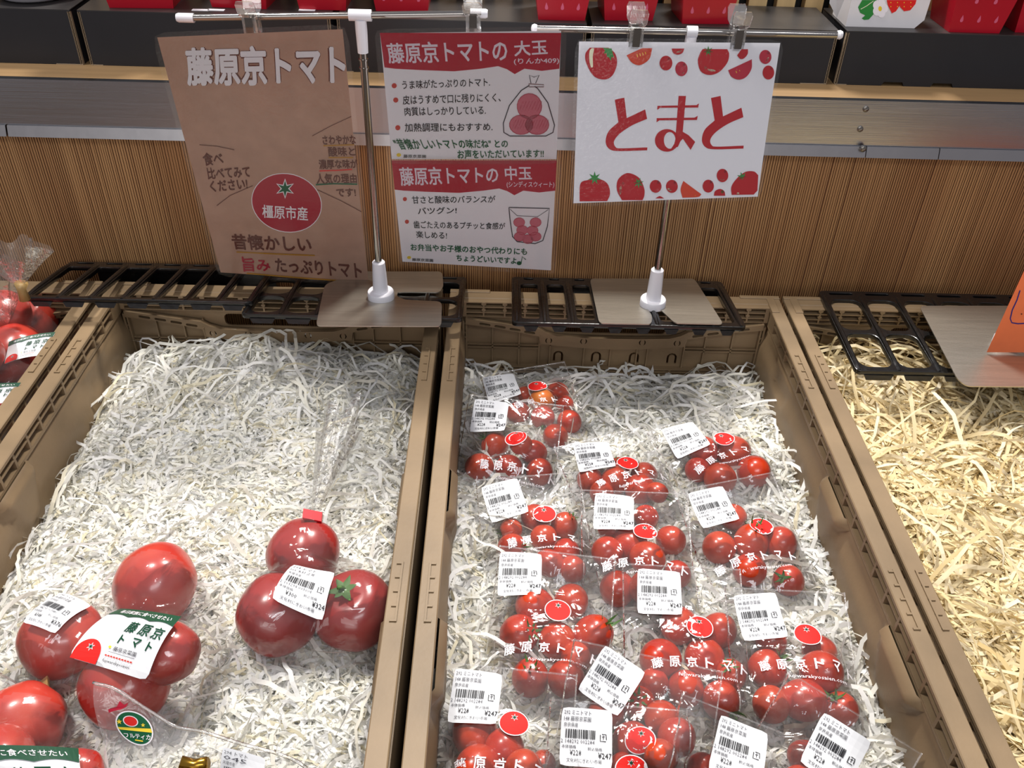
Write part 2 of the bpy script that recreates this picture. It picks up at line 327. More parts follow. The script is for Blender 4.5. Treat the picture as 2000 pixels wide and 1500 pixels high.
# ================================================================== BLACK BOXES ON THE SHELF
def carton(x0, x1, label, notch=()):
    t = thing('black_box', label, 'box', ((x0+x1)/2, 1.055, .2252), 'black cardboard boxes along the shelf')
    y0, y1, z0, z1 = 1.0105, 1.103, .2252, .283; w = .003
    out = [(x0+w, z0)]
    for n in notch: out += [(n-.013, z0), (n-.0105, z0+.0042), (n+.0105, z0+.0042), (n+.013, z0)]
    out += [(x1-w, z0), (x1-w, z1), (x0+w, z1)]
    pv, pf = plate([out], .003)
    mobj('front_panel', [(a, y0+.0015+t_, b) for a, b, t_ in pv], pf, BOXBLK, t)
    [MB().box(a, a+w, y0+.004, y1, z0, z1-.0001).build('side_panel', BOXBLK, t) for a in (x0, x1-w)]
    MB().box(x0, x1, y0+.0002, y1, z1-.001, z1+.001).build('lid', mat('black card lid', (48, 46, 46), .38, noise=.12, nscale=14, stretch=(1, 8, 1)), t)
    for xx in (x0+.0002, x1-w+.0002):      # corrugated cut edge
        e = MB()
        for q in (0, .0024): e.box(xx+q, xx+q+.0003, y0-.0004, y0+.004, z0, z1-.001)
        zz = z0; s = 0
        while zz < z1-.003:
            a, b = (xx, xx+.0024) if s % 2 == 0 else (xx+.0024, xx); e.add([(a, y0-.0003, zz), (a+.0003, y0-.0003, zz), (b+.0003, y0-.0003, zz+.0021), (b, y0-.0003, zz+.0021)], [(0, 1, 2, 3)]); zz += .0021; s += 1
        a, b = (x0+.0002, x0+.014) if xx < x0+.01 else (x1-.03, x1-.0002); e.box(a, b, y0-.0004, y0+.002, z0-.0001, z0+.0007)
        e.build('corrugated_edge', KRAFT, t)
    return t
carton(-.760, -.471, 'black cardboard box at the left end of the shelf', (-.58,))
carton(-.463, -.1905, 'black cardboard box behind the brown poster')
carton(-.183, .0895, 'black cardboard box behind the post of the middle signs')
carton(.0955, .3665, 'black cardboard box behind the square tomato sign')
carton(.3755, .66, 'black cardboard box at the right end with notches in its bottom edge', (.442, .4985))
# red seed-print carton cups
def cup(xa, ya, xb, label, rot=0, h=.085, flare=.011, dep=.055):
    w = xb-xa; cx = (xa+xb)/2; t = thing('red_carton', label, 'carton', (cx, ya+dep/2, .2841), 'red carton cups on the black boxes')
    t.rotation_euler[2] = rot
    a, d = w/2, dep/2; A, D = a+flare, d+flare
    loc = np.array(t.location)
    vs = [(-a, -d, 0), (a, -d, 0), (a, d, 0), (-a, d, 0), (-A, -D, h), (A, -D, h), (A, D, h), (-A, D, h), (-A+.001, -D+.001, h), (A-.001, -D+.001, h), (A-.001, D-.001, h), (-A+.001, D-.001, h), (-a+.001, -d+.001, .002), (a-.001, -d+.001, .002), (a-.001, d-.001, .002), (-a+.001, d-.001, .002)]
    fs = [(3, 2, 1, 0), (0, 1, 5, 4), (1, 2, 6, 5), (2, 3, 7, 6), (3, 0, 4, 7), (4, 5, 9, 8), (5, 6, 10, 9), (6, 7, 11, 10), (7, 4, 8, 11), (9, 8, 12, 13), (10, 9, 13, 14), (11, 10, 14, 15), (8, 11, 15, 12), (12, 15, 14, 13)]
    mobj('cup_wall', np.array(vs)+loc, fs, REDC, t)
    def fm(p, l):
        u, z = p[:, 0], p[:, 1]; k = z/h; return np.stack([u*(1+k*flare/a), -d-k*flare-l, z], 1)+loc
    ar = Art(fm, .0003, 0)
    def fs_(p, l):
        u, z = p[:, 0], p[:, 1]; k = z/h; return np.stack([a+k*flare+l, u*(1+k*flare/d), z], 1)+loc
    for r in range(4):
        n = 3
        for i in range(n):
            u = (i-(n-1)/2+(.5 if r % 2 else 0))*w/n*.95; z = .014+r*.02
            if abs(u) > a-.004: continue
            ar.poly([(u, z+.0052), (u+.0014, z+.001), (u+.0017, z-.0012), (u+.0009, z-.0027), (u-.0009, z-.0027), (u-.0017, z-.0012), (u-.0014, z+.001)], PINK)
    ar.build('seed_print', t)
for a in [(-.4335, 1.024, -.365, 'red seed-print carton on the second black box, leftmost of all the cups', .06), (-.3225, 1.034, -.262, 'red seed-print carton behind the clip of the brown poster', -.05),
          (-.2277, 1.036, -.1765, 'red seed-print carton just left of the first sign post', 0), (-.1434, 1.038, -.086, 'red seed-print carton just right of the first sign post', 0),
          (.0362, 1.021, .0874, 'red seed-print carton above the empty stretch between the two sign bars', .02), (.1085, 1.027, .162, 'red seed-print carton behind the left clip of the square sign', .06),
          (.1932, 1.022, .246, 'red seed-print carton behind the right clip of the square sign', .08), (.4897, 1.016, .546, 'red seed-print carton to the right of the strawberry picture box', 0), (.566, 1.022, .62, 'red seed-print carton cut off by the right edge of the frame', 0)]:
    cup(*a)
# white strawberry picture carton
pc = thing('strawberry_box', 'white carton with a strawberry and blossom picture', 'carton', (.4219, 1.05, .2841))
pv, pf = plate([[(.3784, 0), (.4555, 0), (.464, .009), (.466, .09), (.3765, .09)]], .05)
mobj('carton_body', [(a, 1.052+t_, .2841+b) for a, b, t_ in pv], pf, mat('white carton', (226, 224, 226), .45), pc)
MB().add([(.3784, 1.027, .2842), (.3784, 1.06, .2842), (.366, 1.06, .30), (.358, 1.05, .35), (.3768, 1.027, .35)], [(0, 1, 2, 3, 4)]).build('side_flap', mat('white carton', (226, 224, 226), .45), pc)
ar = Art(lambda p, l: np.array([UY(a, b, 1.0268-l) for a, b in p]), .0002, .00004)
ar.poly([(1684, 0), (1676, 14), (1680, 25), (1690, 30), (1683, 36), (1688, 39), (1697, 38), (1706, 28), (1710, 10), (1712, 0)], 'leaf')
ar.line([(1681, 18), (1692, 12), (1706, 2)], 1.2, 'cream')
for a in range(5): ar.ell(1719+8*math.cos(a*1.257), 16+10*math.sin(a*1.257), 7.5, 9, 'white')
ar.ell(1719, 17, 3.5, 5, 'gold')
ar.poly([(1732, 0), (1734, 10), (1742, 26), (1750, 22), (1758, 10), (1760, 0)], 'redpaint'); ar.poly([(1756, 0), (1758, 14), (1766, 22), (1778, 20), (1788, 8), (1790, 0)], 'redpaint')
for i in range(8): ar.ell(1740+(i % 4)*13, 5+(i//4)*8, .9, 1.3, 'gold', n=6)
ar.build('picture_print', pc)
# white tray top left
o = MB(); o.lathe((-.528, 1.065, .2842), [(.034, 0), (.04, .003), (.047, .012), (.05, .013), (.0495, .0145), (.045, .0135), (.038, .004), (.0, .003)], 40)
tag(smooth_by_angle(o.build('plastic_tray', WPLAS)), 'round white plastic tray on the leftmost black box', 'tray')
ptx = MB()
for a, b in ((374, 1.021), (405, 1.021), (583, 1.019)):
    p = UZ(a, 21, .284); ptx.box(p[0], p[0]+.018, p[1], p[1]+.006, .2841, .2846)
    o = MB().box(p[0], p[0]+.018, p[1], p[1]+.006, .2841, .2846).build('paper_slip', PAPERW)
    tag(o, {374: 'white paper slip lying between the first and second red cartons', 405: 'white paper slip tucked at the left foot of the second red carton', 583: 'white paper slip at the left foot of the third red carton'}[a], 'paper slip', 'paper slips by the red cartons')

# ================================================================== CRATES
XL, XR = -.197, .197         # outer faces about the crate centre
Y0, Y1 = .265, .915
def crate_meshes():
    parts = []
    # rims
    m = MB()
    for s in (-1, 1):
        a, b = sorted((s*.1975, s*.1815)); m.bbox(a, b, Y0, Y1, -.004, 0, .0009)
    for y in (Y0, Y1-.0165): m.bbox(-.19, .19, y, y+.0165, -.006, -.0003, .0009)
    for s in (-1, 1):      # corner tabs
        a, b = sorted((s*.1975, s*.150)); m.bbox(a, b, Y1-.005, Y1+.001, -.003, .0012, .0006)
        a, b = sorted((s*.1905, s*.1815)); m.bbox(a, b, Y1-.035, Y1-.004, -.002, .0012, .0006)
    parts.append(('rim', m, CRATE))
    # raised ladder marks on the side rims
    for yc in (.46, .765):
        for s in (-1, 1):
            m = MB(); x = s*.1915; m.box(min(x, x-s*.0016), max(x, x-s*.0016), yc-.03, yc+.03, -.001, .0014)
            for k in range(5):
                y = yc-.029+.0143*k; a, b = sorted((x, x-s*.0055)); m.box(a, b, y-.0009, y+.0009, -.001, .0012)
            parts.append(('ladder_mark', m, CRATE))
    # side lattice band with two rows of cells
    for s in (-1, 1):
        polys = [rect(Y0+.004, -.0245, Y1-.02, -.0015)]; y = Y1-.045
        while y > Y0+.04:
            polys.append(rect(y-.0262, -.0112, y-.0012, -.0035)); polys.append(rect(y-.0262, -.0225, y-.0012, -.0128)); y -= .0282
        pv, pf = plate(polys, .0105)
        m = MB(); m.add([(s*.1885+t*1.0, a, b) for a, b, t in pv], pf); parts.append(('lattice_band', m, CRATE))
        # folding side panel: ledge, pockets, bulges
        m = MB(); ny, nz = 120, 26; ys = np.linspace(Y0+.004, Y1-.022, ny); zs = np.linspace(-.0245, -.175, nz)
        def off(y, z):
            d = .0015; k = (-z-.03)/.03; d += .0068*min(max(k, 0), 1)**2*(3-2*min(max(k, 0), 1))
            for yc, w, w2, zb in ((.80, .075, .035, -.062), (.60, .07, .03, -.080), (.42, .08, .035, -.074)):
                hw = w*.5+(w2-w)*.5*min(max((-z-.03)/.045, 0), 1)
                e = min(max((hw-abs(y-yc))/.006, 0), 1); g = min(max((z-zb)/.006, 0), 1)
                d = d*(1-e*g)+(.0118 if yc < .7 else .004)*e*g
            return d
        vs = [(s*(.1935-.0005-off(y, z)-(.006 if z < -.026 else 0)), y, z) for z in zs for y in ys]
        fs = [(i*ny+j, i*ny+j+1, (i+1)*ny+j+1, (i+1)*ny+j) for i in range(nz-1) for j in range(ny-1)]
        m.add(vs, fs if s > 0 else [q[::-1] for q in fs]); m.box(*sorted((s*.1935, s*.1965)), Y0, Y1, -.19, -.022)
        a, b = sorted((s*.183, s*.1955)); m.box(a, b, Y0+.004, Y1-.02, -.0262, -.0243)
        for yc in (.335, .42, .5, .6, .7, .8): m.box(*sorted((s*.178, s*.181)), yc-.004, yc+.004, -.105, -.095)
        parts.append(('side_panel', m, CRATEIN))
    # end walls
    for end in (0, 1):
        F = (lambda x, z, t: (x, Y1-.0195-t, z)) if end else (lambda x, z, t: (-x, Y0+.0195+t, z))
        def pl(polys, th, t0):
            pv, pf = plate(polys, th); return [F(a, b, t0+t) for a, b, t in pv], pf
        m = MB(); polys = [rect(-.1825, -.0215, .1825, -.001)]; xs = [-.1785, -.157, -.132, -.108, -.0835, -.0605, -.0385, -.013, .013, .0385, .0605, .0835, .108, .132, .157, .1785]
        for a, b in zip(xs[:-1], xs[1:]):
            polys.append(rect(a+.001, -.0072, b-.001, -.0025)); polys.append(rect(a+.001, -.0148, b-.001, -.0088)); polys.append(rect(a+.001, -.0205, b-.001, -.0162))
        m.add(*pl(polys, .010, 0))
        for x in xs[1:-1:1]:
            m.add(*pl([rrect(x-.0028, -.0052, x+.0028, -.0015, .0014, 2)], .0112, 0)); m.add(*pl([rrect(x-.0024, -.0135, x+.0024, -.0102, .0014, 2)], .0112, 0))
        parts.append(('end_lattice', m, CRATE))
        # curved handle rail with slots and ring holes
        top = [(-.1785, -.0225), (-.15, -.0265), (-.118, -.0312), (-.09, -.0352), (-.081, -.041), (-.068, -.0452), (-.03, -.0468), (0, -.047)]
        bot = [(-.1785, -.0308), (-.146, -.0345), (-.115, -.0405), (-.09, -.046), (-.088, -.0568), (-.06, -.0598), (-.03, -.062), (0, -.0628)]
        out = top+[(-x, z) for x, z in top[-2::-1]]+[(-x, z) for x, z in bot[:-1]]+bot[::-1]
        holes = []
        for s in (-1, 1):
            for x, z in ((-.1555, -.0303), (-.1372, -.0333), (-.1192, -.0368), (-.1015, -.0405)): holes.append([(s*a, b) for a, b in rrect(x-.0068, z-.0017, x+.0068, z+.0017, .0016, 2, -.17)])
        for x in (-.078, -.0357, .0357, .078):
            z = -.0518
            for sd in (-1, 1):
                arc = [(x+sd*(.0042*math.cos(a)), z+.0042*math.sin(a)) for a in np.linspace(-1.15, 1.15, 7)]+[(x+sd*(.0014+.0012*math.cos(a)), z+.0030*math.sin(a)) for a in np.linspace(1.15, -1.15, 7)]
                holes.append(arc)
        m = MB(); m.add(*pl([out]+holes, .006, .005)); m.add(*pl([[(-.0885, -.0435), (-.0875, -.0435), (-.0875, -.0585), (-.0885, -.0585)]], .008, .005))
        parts.append(('handle_rail', m, CRATE))
        # lower panel with hand hole, ribs, tongue slots
        holes = [rrect(-.064, -.0452, .064, -.0285, .006, 3), rect(-.174, -.0655, -.0935, -.0638), rect(.0935, -.0655, .174, -.0638)]
        for x in (-.0645, -.0175, .0295, .0765):
            ou = [(x+.0062*math.cos(a), -.0792+.0062*math.sin(a)) for a in np.linspace(0, PI, 9)]+[(x-.0062, -.0885), (x-.0037, -.0885)]+[(x+.0037*math.cos(a), -.0792+.0037*math.sin(a)) for a in np.linspace(PI, 0, 9)]+[(x+.0037, -.0885), (x+.0062, -.0885)]
            holes.append(ou)
        m = MB(); m.add(*pl([rect(-.1825, -.16, .1825, -.0215)]+holes, .002, -.002))
        parts.append(('end_panel', m, CRATEIN))
        m = MB()
        def rib(x0, z0, x1, z1, t=.0042): m.add(*pl([rect(x0, z0, x1, z1)], t, t/2-.001))
        for s in (-1, 1):
            for x in (-.146, -.1135, -.089): rib(s*x-.0009, -.0925, s*x+.0009, -.034)
            rib(*sorted((s*.1785, s*.1765))[:1], -.0925, max(s*.1785, s*.1765), -.022, .006)
            rib(min(s*.1765, s*.09), -.0632, max(s*.1765, s*.09), -.0618); rib(min(s*.1765, s*.09), -.0675, max(s*.1765, s*.09), -.066)
            rib(min(s*.1825, s*.180), -.095, max(s*.1825, s*.180), -.028, .006); 
            for z in (-.032, -.045, -.052, -.063, -.080): rib(min(s*.1815, s*.177), z-.0008, max(s*.1815, s*.177), z+.0008, .005)
        for x in (-.0755, -.0335, -.001, .0315, .0445): rib(x-.0009, -.0925, x+.0009, -.0625)
        for z in (-.0935, -.0975, -.1015): rib(-.1765, z-.0007, .1765, z+.0007, .007)
        for x in np.linspace(-.165, .165, 12): rib(x-.001, -.1015, x+.001, -.0935, .006)
        rib(-.0265, -.108, -.0105, -.097, .009); rib(.0105, -.108, .0265, -.097, .009)
        parts.append(('rib_frame', m, CRATEIN))
    m = MB(); m.box(-.19, .19, Y0+.01, Y1-.01, -.198, -.19); parts.append(('crate_floor', m, CRATEIN))
    return parts
CRX = dict(a=-.669, b=-.265, c=.139, d=.539)
CLAB = dict(a='tan folding crate at the left edge holding bags of large tomatoes', b='tan folding crate of white shredded paper with only a few bags of large tomatoes',
            c='tan folding crate full of mini tomato packs on white shredded paper', d='tan folding crate at the right filled with cream shredded paper')
cp = crate_meshes(); first = None
for k, cx in CRX.items():
    t = thing('folding_crate', CLAB[k], 'crate', (cx, .6, -.198), 'tan folding crates in a row')
    if first is None:
        first = []
        for n, m, mt in cp:
            o = mobj(n, np.array(m.v)+np.array([cx, 0, 0]), m.f, mt, t); first.append(o)
            if n == 'side_panel': smooth_by_angle(o, 50)
    else:
        for o in first: c = o.copy(); link(c, t)

# ================================================================== SHREDDED PAPER
def S(x): x = min(max(x, 0.), 1.); return x*x*(3-2*x)
def fill_z(k, x, y):
    if k == 'b': z = -.078+.020*math.exp(-((x+.27)/.12)**2-((y-.87)/.09)**2)-.004*math.sin(x*31+1)*math.sin(y*23)+.006*math.sin(x*9)*math.cos(y*8)
    elif k == 'c': z = -.088-.012*S((y-.72)/.15)+.004*math.sin(x*40)*math.sin(y*27)
    elif k == 'd': z = -.050+.006*math.sin(x*25)*math.sin(y*19)-.018*S((y-.82)/.07)
    else: z = -.06
    cx = CRX[k]; e = .185-abs(x-cx)
    if k != 'd': z -= .012*(1-S(e/.035)) if k == 'b' else -.006*(1-S(e/.04))
    if y > .85: z -= .006*S((y-.85)/.04)
    return z
def shred(k, n, wid, lmin, lmax, m, label, seed, bend=.36):
    rng = np.random.default_rng(seed); cx = CRX[k]
    # lumpy bed
    nx, ny = 50, 80; xs = np.linspace(cx-.184, cx+.184, nx); ys = np.linspace(.325, .888, ny)
    V = [(x, y, fill_z(k, x, y)-.0045+rng.normal(0, .0012)) for y in ys for x in xs]; Fq = [(i*nx+j, i*nx+j+1, (i+1)*nx+j+1, (i+1)*nx+j) for i in range(ny-1) for j in range(nx-1)]
    K = 8
    vs = []; fs = []; base = len(V)
    nl_ = n//14; n += nl_
    X = rng.uniform(cx-.178, cx+.178, n); Y = rng.uniform(.33, .884, n); T = rng.uniform(0, 2*PI, n); L = rng.uniform(lmin, lmax, n)
    for i in range(n-nl_, n):      # longer loose ribbons near the back and the sides
        L[i] *= rng.uniform(1.3, 1.9)
        if rng.random() < .6: Y[i] = rng.uniform(.80, .884)
        else: X[i] = cx+rng.choice((-1, 1))*rng.uniform(.15, .178)
    lev = rng.uniform(-.003, .0028, n); lev[n-nl_:] += .003
    for i in range(n):
        x, y, th = X[i], Y[i], T[i]; step = L[i]/(K-1); kink = rng.normal(0, bend, K); pz = rng.uniform(0, 6.28); amp = rng.uniform(.0003, .0032); tw = rng.normal(0, .5); dt = rng.normal(0, .22)
        wild = rng.random() < (.035 if i < n-nl_ else .4); w = wid*rng.uniform(.7, 1.25)
        pts = []
        for j in range(K):
            z = fill_z(k, x, y)+lev[i]+amp*math.sin(pz+j*1.5)+(math.sin(PI*j/(K-1))*L[i]*.22 if wild else 0)
            pts.append((x, y, z)); th += kink[j]; x += math.cos(th)*step; y += math.sin(th)*step
            x = min(max(x, cx-.184), cx+.184); y = min(max(y, .325), .889)
        P = np.array(pts); b = base+len(vs)
        for j in range(K):
            d = P[min(j+1, K-1)]-P[max(j-1, 0)]; nn = np.linalg.norm(d)
            d = d/nn if nn > 1e-7 else np.array([1., 0, 0]); s = np.array([-d[1], d[0], 0]); sn = np.linalg.norm(s); s = s/sn if sn > 1e-6 else np.array([1., 0, 0])
            u = np.cross(s, d); a = tw+dt*j; q = (s*math.cos(a)+u*math.sin(a))*w/2
            vs.append(tuple(P[j]-q)); vs.append(tuple(P[j]+q))
        fs += [(b+2*j, b+2*j+1, b+2*j+3, b+2*j+2) for j in range(K-1)]
    o = mobj('shredded_paper', V+vs, Fq+fs, m); return tag(o, label, 'shredded paper', kind='stuff')
shred('b', 13000, .0031, .02, .055, SHW, 'white shredded paper bedding in the crate of large tomato bags', 1)
shred('c', 11000, .0034, .02, .055, SHW, 'white shredded paper bedding under the mini tomato packs', 2)
shred('d', 8000, .0034, .035, .10, SHC, 'cream shredded paper filling the right hand crate', 3, .28)

# ================================================================== BLACK GRIDS, PLATES, SIGN STANDS
def grid(label, x0, x1, yf, zf, yb, zb, ncol, nrow, bar=.0075, rr=.008, drop=.014, skew=0.0):
    """rows of rounded cells in a plane from the front edge (yf, zf) to the back edge (yb, zb)"""
    t = thing('black_plastic_grid', label, 'grid', ((x0+x1)/2, (yf+yb)/2, min(zf, zb)), 'black plastic grids lying on the backs of the crates')
    Ld = math.hypot(yb-yf, zb-zf); w = x1-x0; polys = [rrect(0, 0, w, Ld, .006, 3)]
    cw = (w-bar)/ncol; ch = (Ld-bar-.012)/nrow
    for i in range(ncol):
        for j in range(nrow): polys.append(rrect(bar+i*cw, bar+j*ch, (i+1)*cw, (j+1)*ch, rr, 4))
        polys.append(rrect(bar+i*cw+.004, Ld-.0085, (i+1)*cw-.004, Ld-.0045, .0018, 2))
    pv, pf = plate(polys, .004, .0009)
    def W(a, b, c): k = b/Ld; return (x0+a, yf+(yb-yf)*k, zf+(zb-zf)*k+c)
    smooth_by_angle(mobj('grid_panel', [W(*p) for p in pv], pf, BLACKP, t), 40)
    for i in range(ncol+1):       # round ribs along each bar
        a = bar/2+i*cw; m = MB(); m.tube([W(a, .002, .001), W(a, Ld*.25, .003), W(a, Ld*.75, .003), W(a, Ld-.012, .001)], .0028, 10); smooth_by_angle(m.build('grid_rib', BLACKP, t))
    for i in range(ncol):
        m = MB()
        a, b = bar+i*cw+.002, (i+1)*cw-.002
        q = [W(a, -.001, -.002), W(b, -.001, -.002), W(b-.003, -.0025, -.0075), W(a+.003, -.0025, -.0075)]; q2 = [(x, y+.003, z) for x, y, z in q]
        m.add(q+q2, [(0, 3, 2, 1), (4, 5, 6, 7), (0, 1, 5, 4), (1, 2, 6, 5), (2, 3, 7, 6), (3, 0, 4, 7)])
        m.build('grid_lip', BLACKP, t)
    m = MB(); m.box(x0+.035, x1-.002, yb-.012, yb-.002, zb-drop, zb-.001); m.build('grid_skirt', BLACKP, t)
    return t
grid('black plastic grid with slanting bars below the brown poster', -.524, -.272, .833, .026, .9545, .002, 7, 1, rr=.004, drop=.03)
grid('black plastic grid under the first steel plate', -.281, -.040, .815, .022, .940, .001, 6, 2, rr=.011)
grid('black plastic grid under the second steel plate', .0145, .272, .812, .021, .943, .001, 8, 1, rr=.005, bar=.011)
grid('black plastic grid over the cream shredded paper', .386, .70, .770, -.004, .925, .002, 7, 2, rr=.011)
def steel_plate(pts, zs, name_parent):
    """pts: outline in pixels, zs: (y near, z), (y far, z)"""
    (ya, za), (yb, zb) = zs
    n = unit(np.cross((1, 0, 0), (0, yb-ya, zb-za))); q = np.array([0, ya, za])
    W3 = [UN(a, b, q, n) for a, b in pts]
    yd = unit((0, yb-ya, zb-za)); P2 = [(p[0], float(np.dot(p-q, yd))) for p in W3]
    pv, pf = plate([P2], .0012, 0)
    return mobj('base_plate', [q+np.array([a, 0, 0])+yd*b+n*c for a, b, c in pv], pf, STEEL, name_parent)
def rnd(pts, r=8, n=4):
    out = []
    for i, p in enumerate(pts):
        p = np.array(p, float); a = np.array(pts[i-1], float); b = np.array(pts[(i+1) % len(pts)], float)
        da = (a-p)/np.hypot(*(a-p)); db = (b-p)/np.hypot(*(b-p)); k = min(r, np.hypot(*(a-p))*.4, np.hypot(*(b-p))*.4)
        for t in np.linspace(0, 1, n+1): out.append(tuple((1-t)**2*(p+da*k)+2*t*(1-t)*p+t*t*(p+db*k)))
    return out
def stand(label, outline, zs, bx, by, bz, ztop, rbase, bar, capped, group='steel sign stands on the grids'):
    t = thing('sign_stand', label, 'sign stand', (bx, by, bz), group)
    steel_plate(outline, zs, t)
    m = MB(); m.lathe((bx, by, bz), [(rbase, 0), (rbase, .0075), (rbase*.95, .0088), (.0088, .0092), (.0084, .012), (.0078, .03), (.0070, .046), (.0055, .0475), (.004, .0475)], 36)
    smooth_by_angle(m.build('socket', WPLAS, t), 30)
    m = MB(); m.tube([(bx, by, bz+.045), (bx, by, ztop-.03)], .0038, 16); m.tube([(bx, by, ztop-.046), (bx, by, ztop-.0445)], .0046, 16); m.tube([(bx, by, ztop-.038), (bx, by, ztop-.0365)], .0046, 16)
    smooth_by_angle(m.build('pole', CHROME, t))
    if bar:
        xa, za, xb, zb = bar
        m = MB(); m.tube([(xa, by, za), (xb, by, zb)], .0031, 16); smooth_by_angle(m.build('crossbar', CHROME, t))
        for s, x, z in ((1, xa, za), (-1, xb, zb)):
            m = MB()
            if capped: m.tube([(x-s*.004, by, z), (x-s*.002, by, z), (x+s*.012, by, z)], [.0034, .0042, .0042], 16)
            else: m.tube([(x-s*.004, by, z), (x-s*.0032, by, z), (x-s*.001, by, z), (x+s*.0015, by, z), (x+s*.0022, by, z)], [.001, .0032, .0042, .0036, .0022], 16)
            smooth_by_angle(m.build('end_cap', WPLAS, t))
        m = MB(); zc = za+(zb-za)*(bx-xa)/(xb-xa)
        m.tube([(bx-.0105 if capped else bx-.005, by, zc), (bx+.0105 if capped else bx+.005, by, zc)], .0052, 18); m.tube([(bx, by, zc-.004), (bx, by, zc-.012), (bx, by, zc-.034)], [.0054, .0056, .005], 16)
        smooth_by_angle(m.build('tee_joint', WPLAS, t))
    return t
P1 = rnd([(634, 557), (617, 637), (862, 638), (863, 590), (790, 586), (776, 580), (776, 572), (796, 571), (858, 572), (866, 560), (864, 531), (700, 531)], 9)
stand('steel sign stand with the left plate, carrying the brown poster and the hand-lettered sheets', P1, ((.805, .0285), (.94, .007)), -.1338, .8615, .0205, .324, .0150, (-.3, .3205, -.02, .3315), True)
P2 = rnd([(1152, 545), (1170, 632), (1272, 634), (1274, 618), (1263, 602), (1270, 594), (1284, 600), (1318, 632), (1413, 634), (1356, 545)], 8)
stand('steel sign stand with the middle plate, carrying the square tomato sign', P2, ((.805, .027), (.94, .007)), .1747, .8600, .0195, .3205, .0146, (.0285, .3198, .3125, .3215), False)
P3 = rnd([(1795, 598), (1870, 742), (1888, 755), (2150, 757), (2100, 602), (2000, 598)], 10)
s3 = stand('steel sign stand at the right edge behind the orange card', P3, ((.74, .008), (.90, .0095)), .564, .812, .0085, .38, .0150, None, False)
# clear plastic clips
def clip(px, py_top, py_bot, ax, label):
    top = UY(px, py_top, .857); bot = UY(px+ax, py_bot, .853)
    cx, cy, cz = (top+bot)/2; h = top[2]-bot[2]; t = thing('clear_clip', label, 'clip', (bot[0], .855, bot[2]), 'clear spring clips on the sign bars')
    dx = (top-bot)[0]
    for s, yy in ((1, .8495), (-1, .8605)):
        m = MB()
        def sec(k, w, o): x = bot[0]+dx*k; z = bot[2]+h*k; return [(x-w, yy-s*o-.0009, z), (x+w, yy-s*o-.0009, z), (x+w, yy-s*o+.0009, z), (x-w, yy-s*o+.0009, z)]
        K = [(0, .0062, -.003), (.05, .0068, -.003), (.3, .0066, .0015), (.62, .0064, .0025), (.7, .0082, .005), (.92, .0088, .0075), (1.0, .0072, .008)]
        vs = sum([sec(*q) for q in K], []); n = len(K)
        fs = [(4*i+j, 4*i+(j+1) % 4, 4*i+4+(j+1) % 4, 4*i+4+j) for i in range(n-1) for j in range(4)]+[(3, 2, 1, 0), (4*n-4, 4*n-3, 4*n-2, 4*n-1)]
        m.add(vs, fs)
        for e in (-1, 1): m.box(bot[0]+dx*.45+e*.0056-.0008, bot[0]+dx*.45+e*.0056+.0008, yy-.003, yy+.003, bot[2]+h*.2, bot[2]+h*.62)
        m.build('jaw', CLEARP, t)
    m = MB(); x, z = bot[0]+dx*.38, bot[2]+h*.38
    for a, b, c, d in ((.8435, .8443, 0, .018), (.8655, .8663, 0, .018)): m.box(x-.0034, x+.0034, a, b, z-.006, z+d-.008)
    m.box(x-.0034, x+.0034, .8435, .8663, z-.0068, z-.006)
    m.build('spring_band', CHROME, t)
clip(484, -6, 84, 14, 'clear plastic clip holding the brown poster'); clip(922, -4, 76, 4, 'clear plastic clip holding the hand-lettered sheets')
clip(1246, 10, 106, -8, 'left clear plastic clip on the square tomato sign'); clip(1446, 14, 110, -12, 'right clear plastic clip on the square tomato sign')

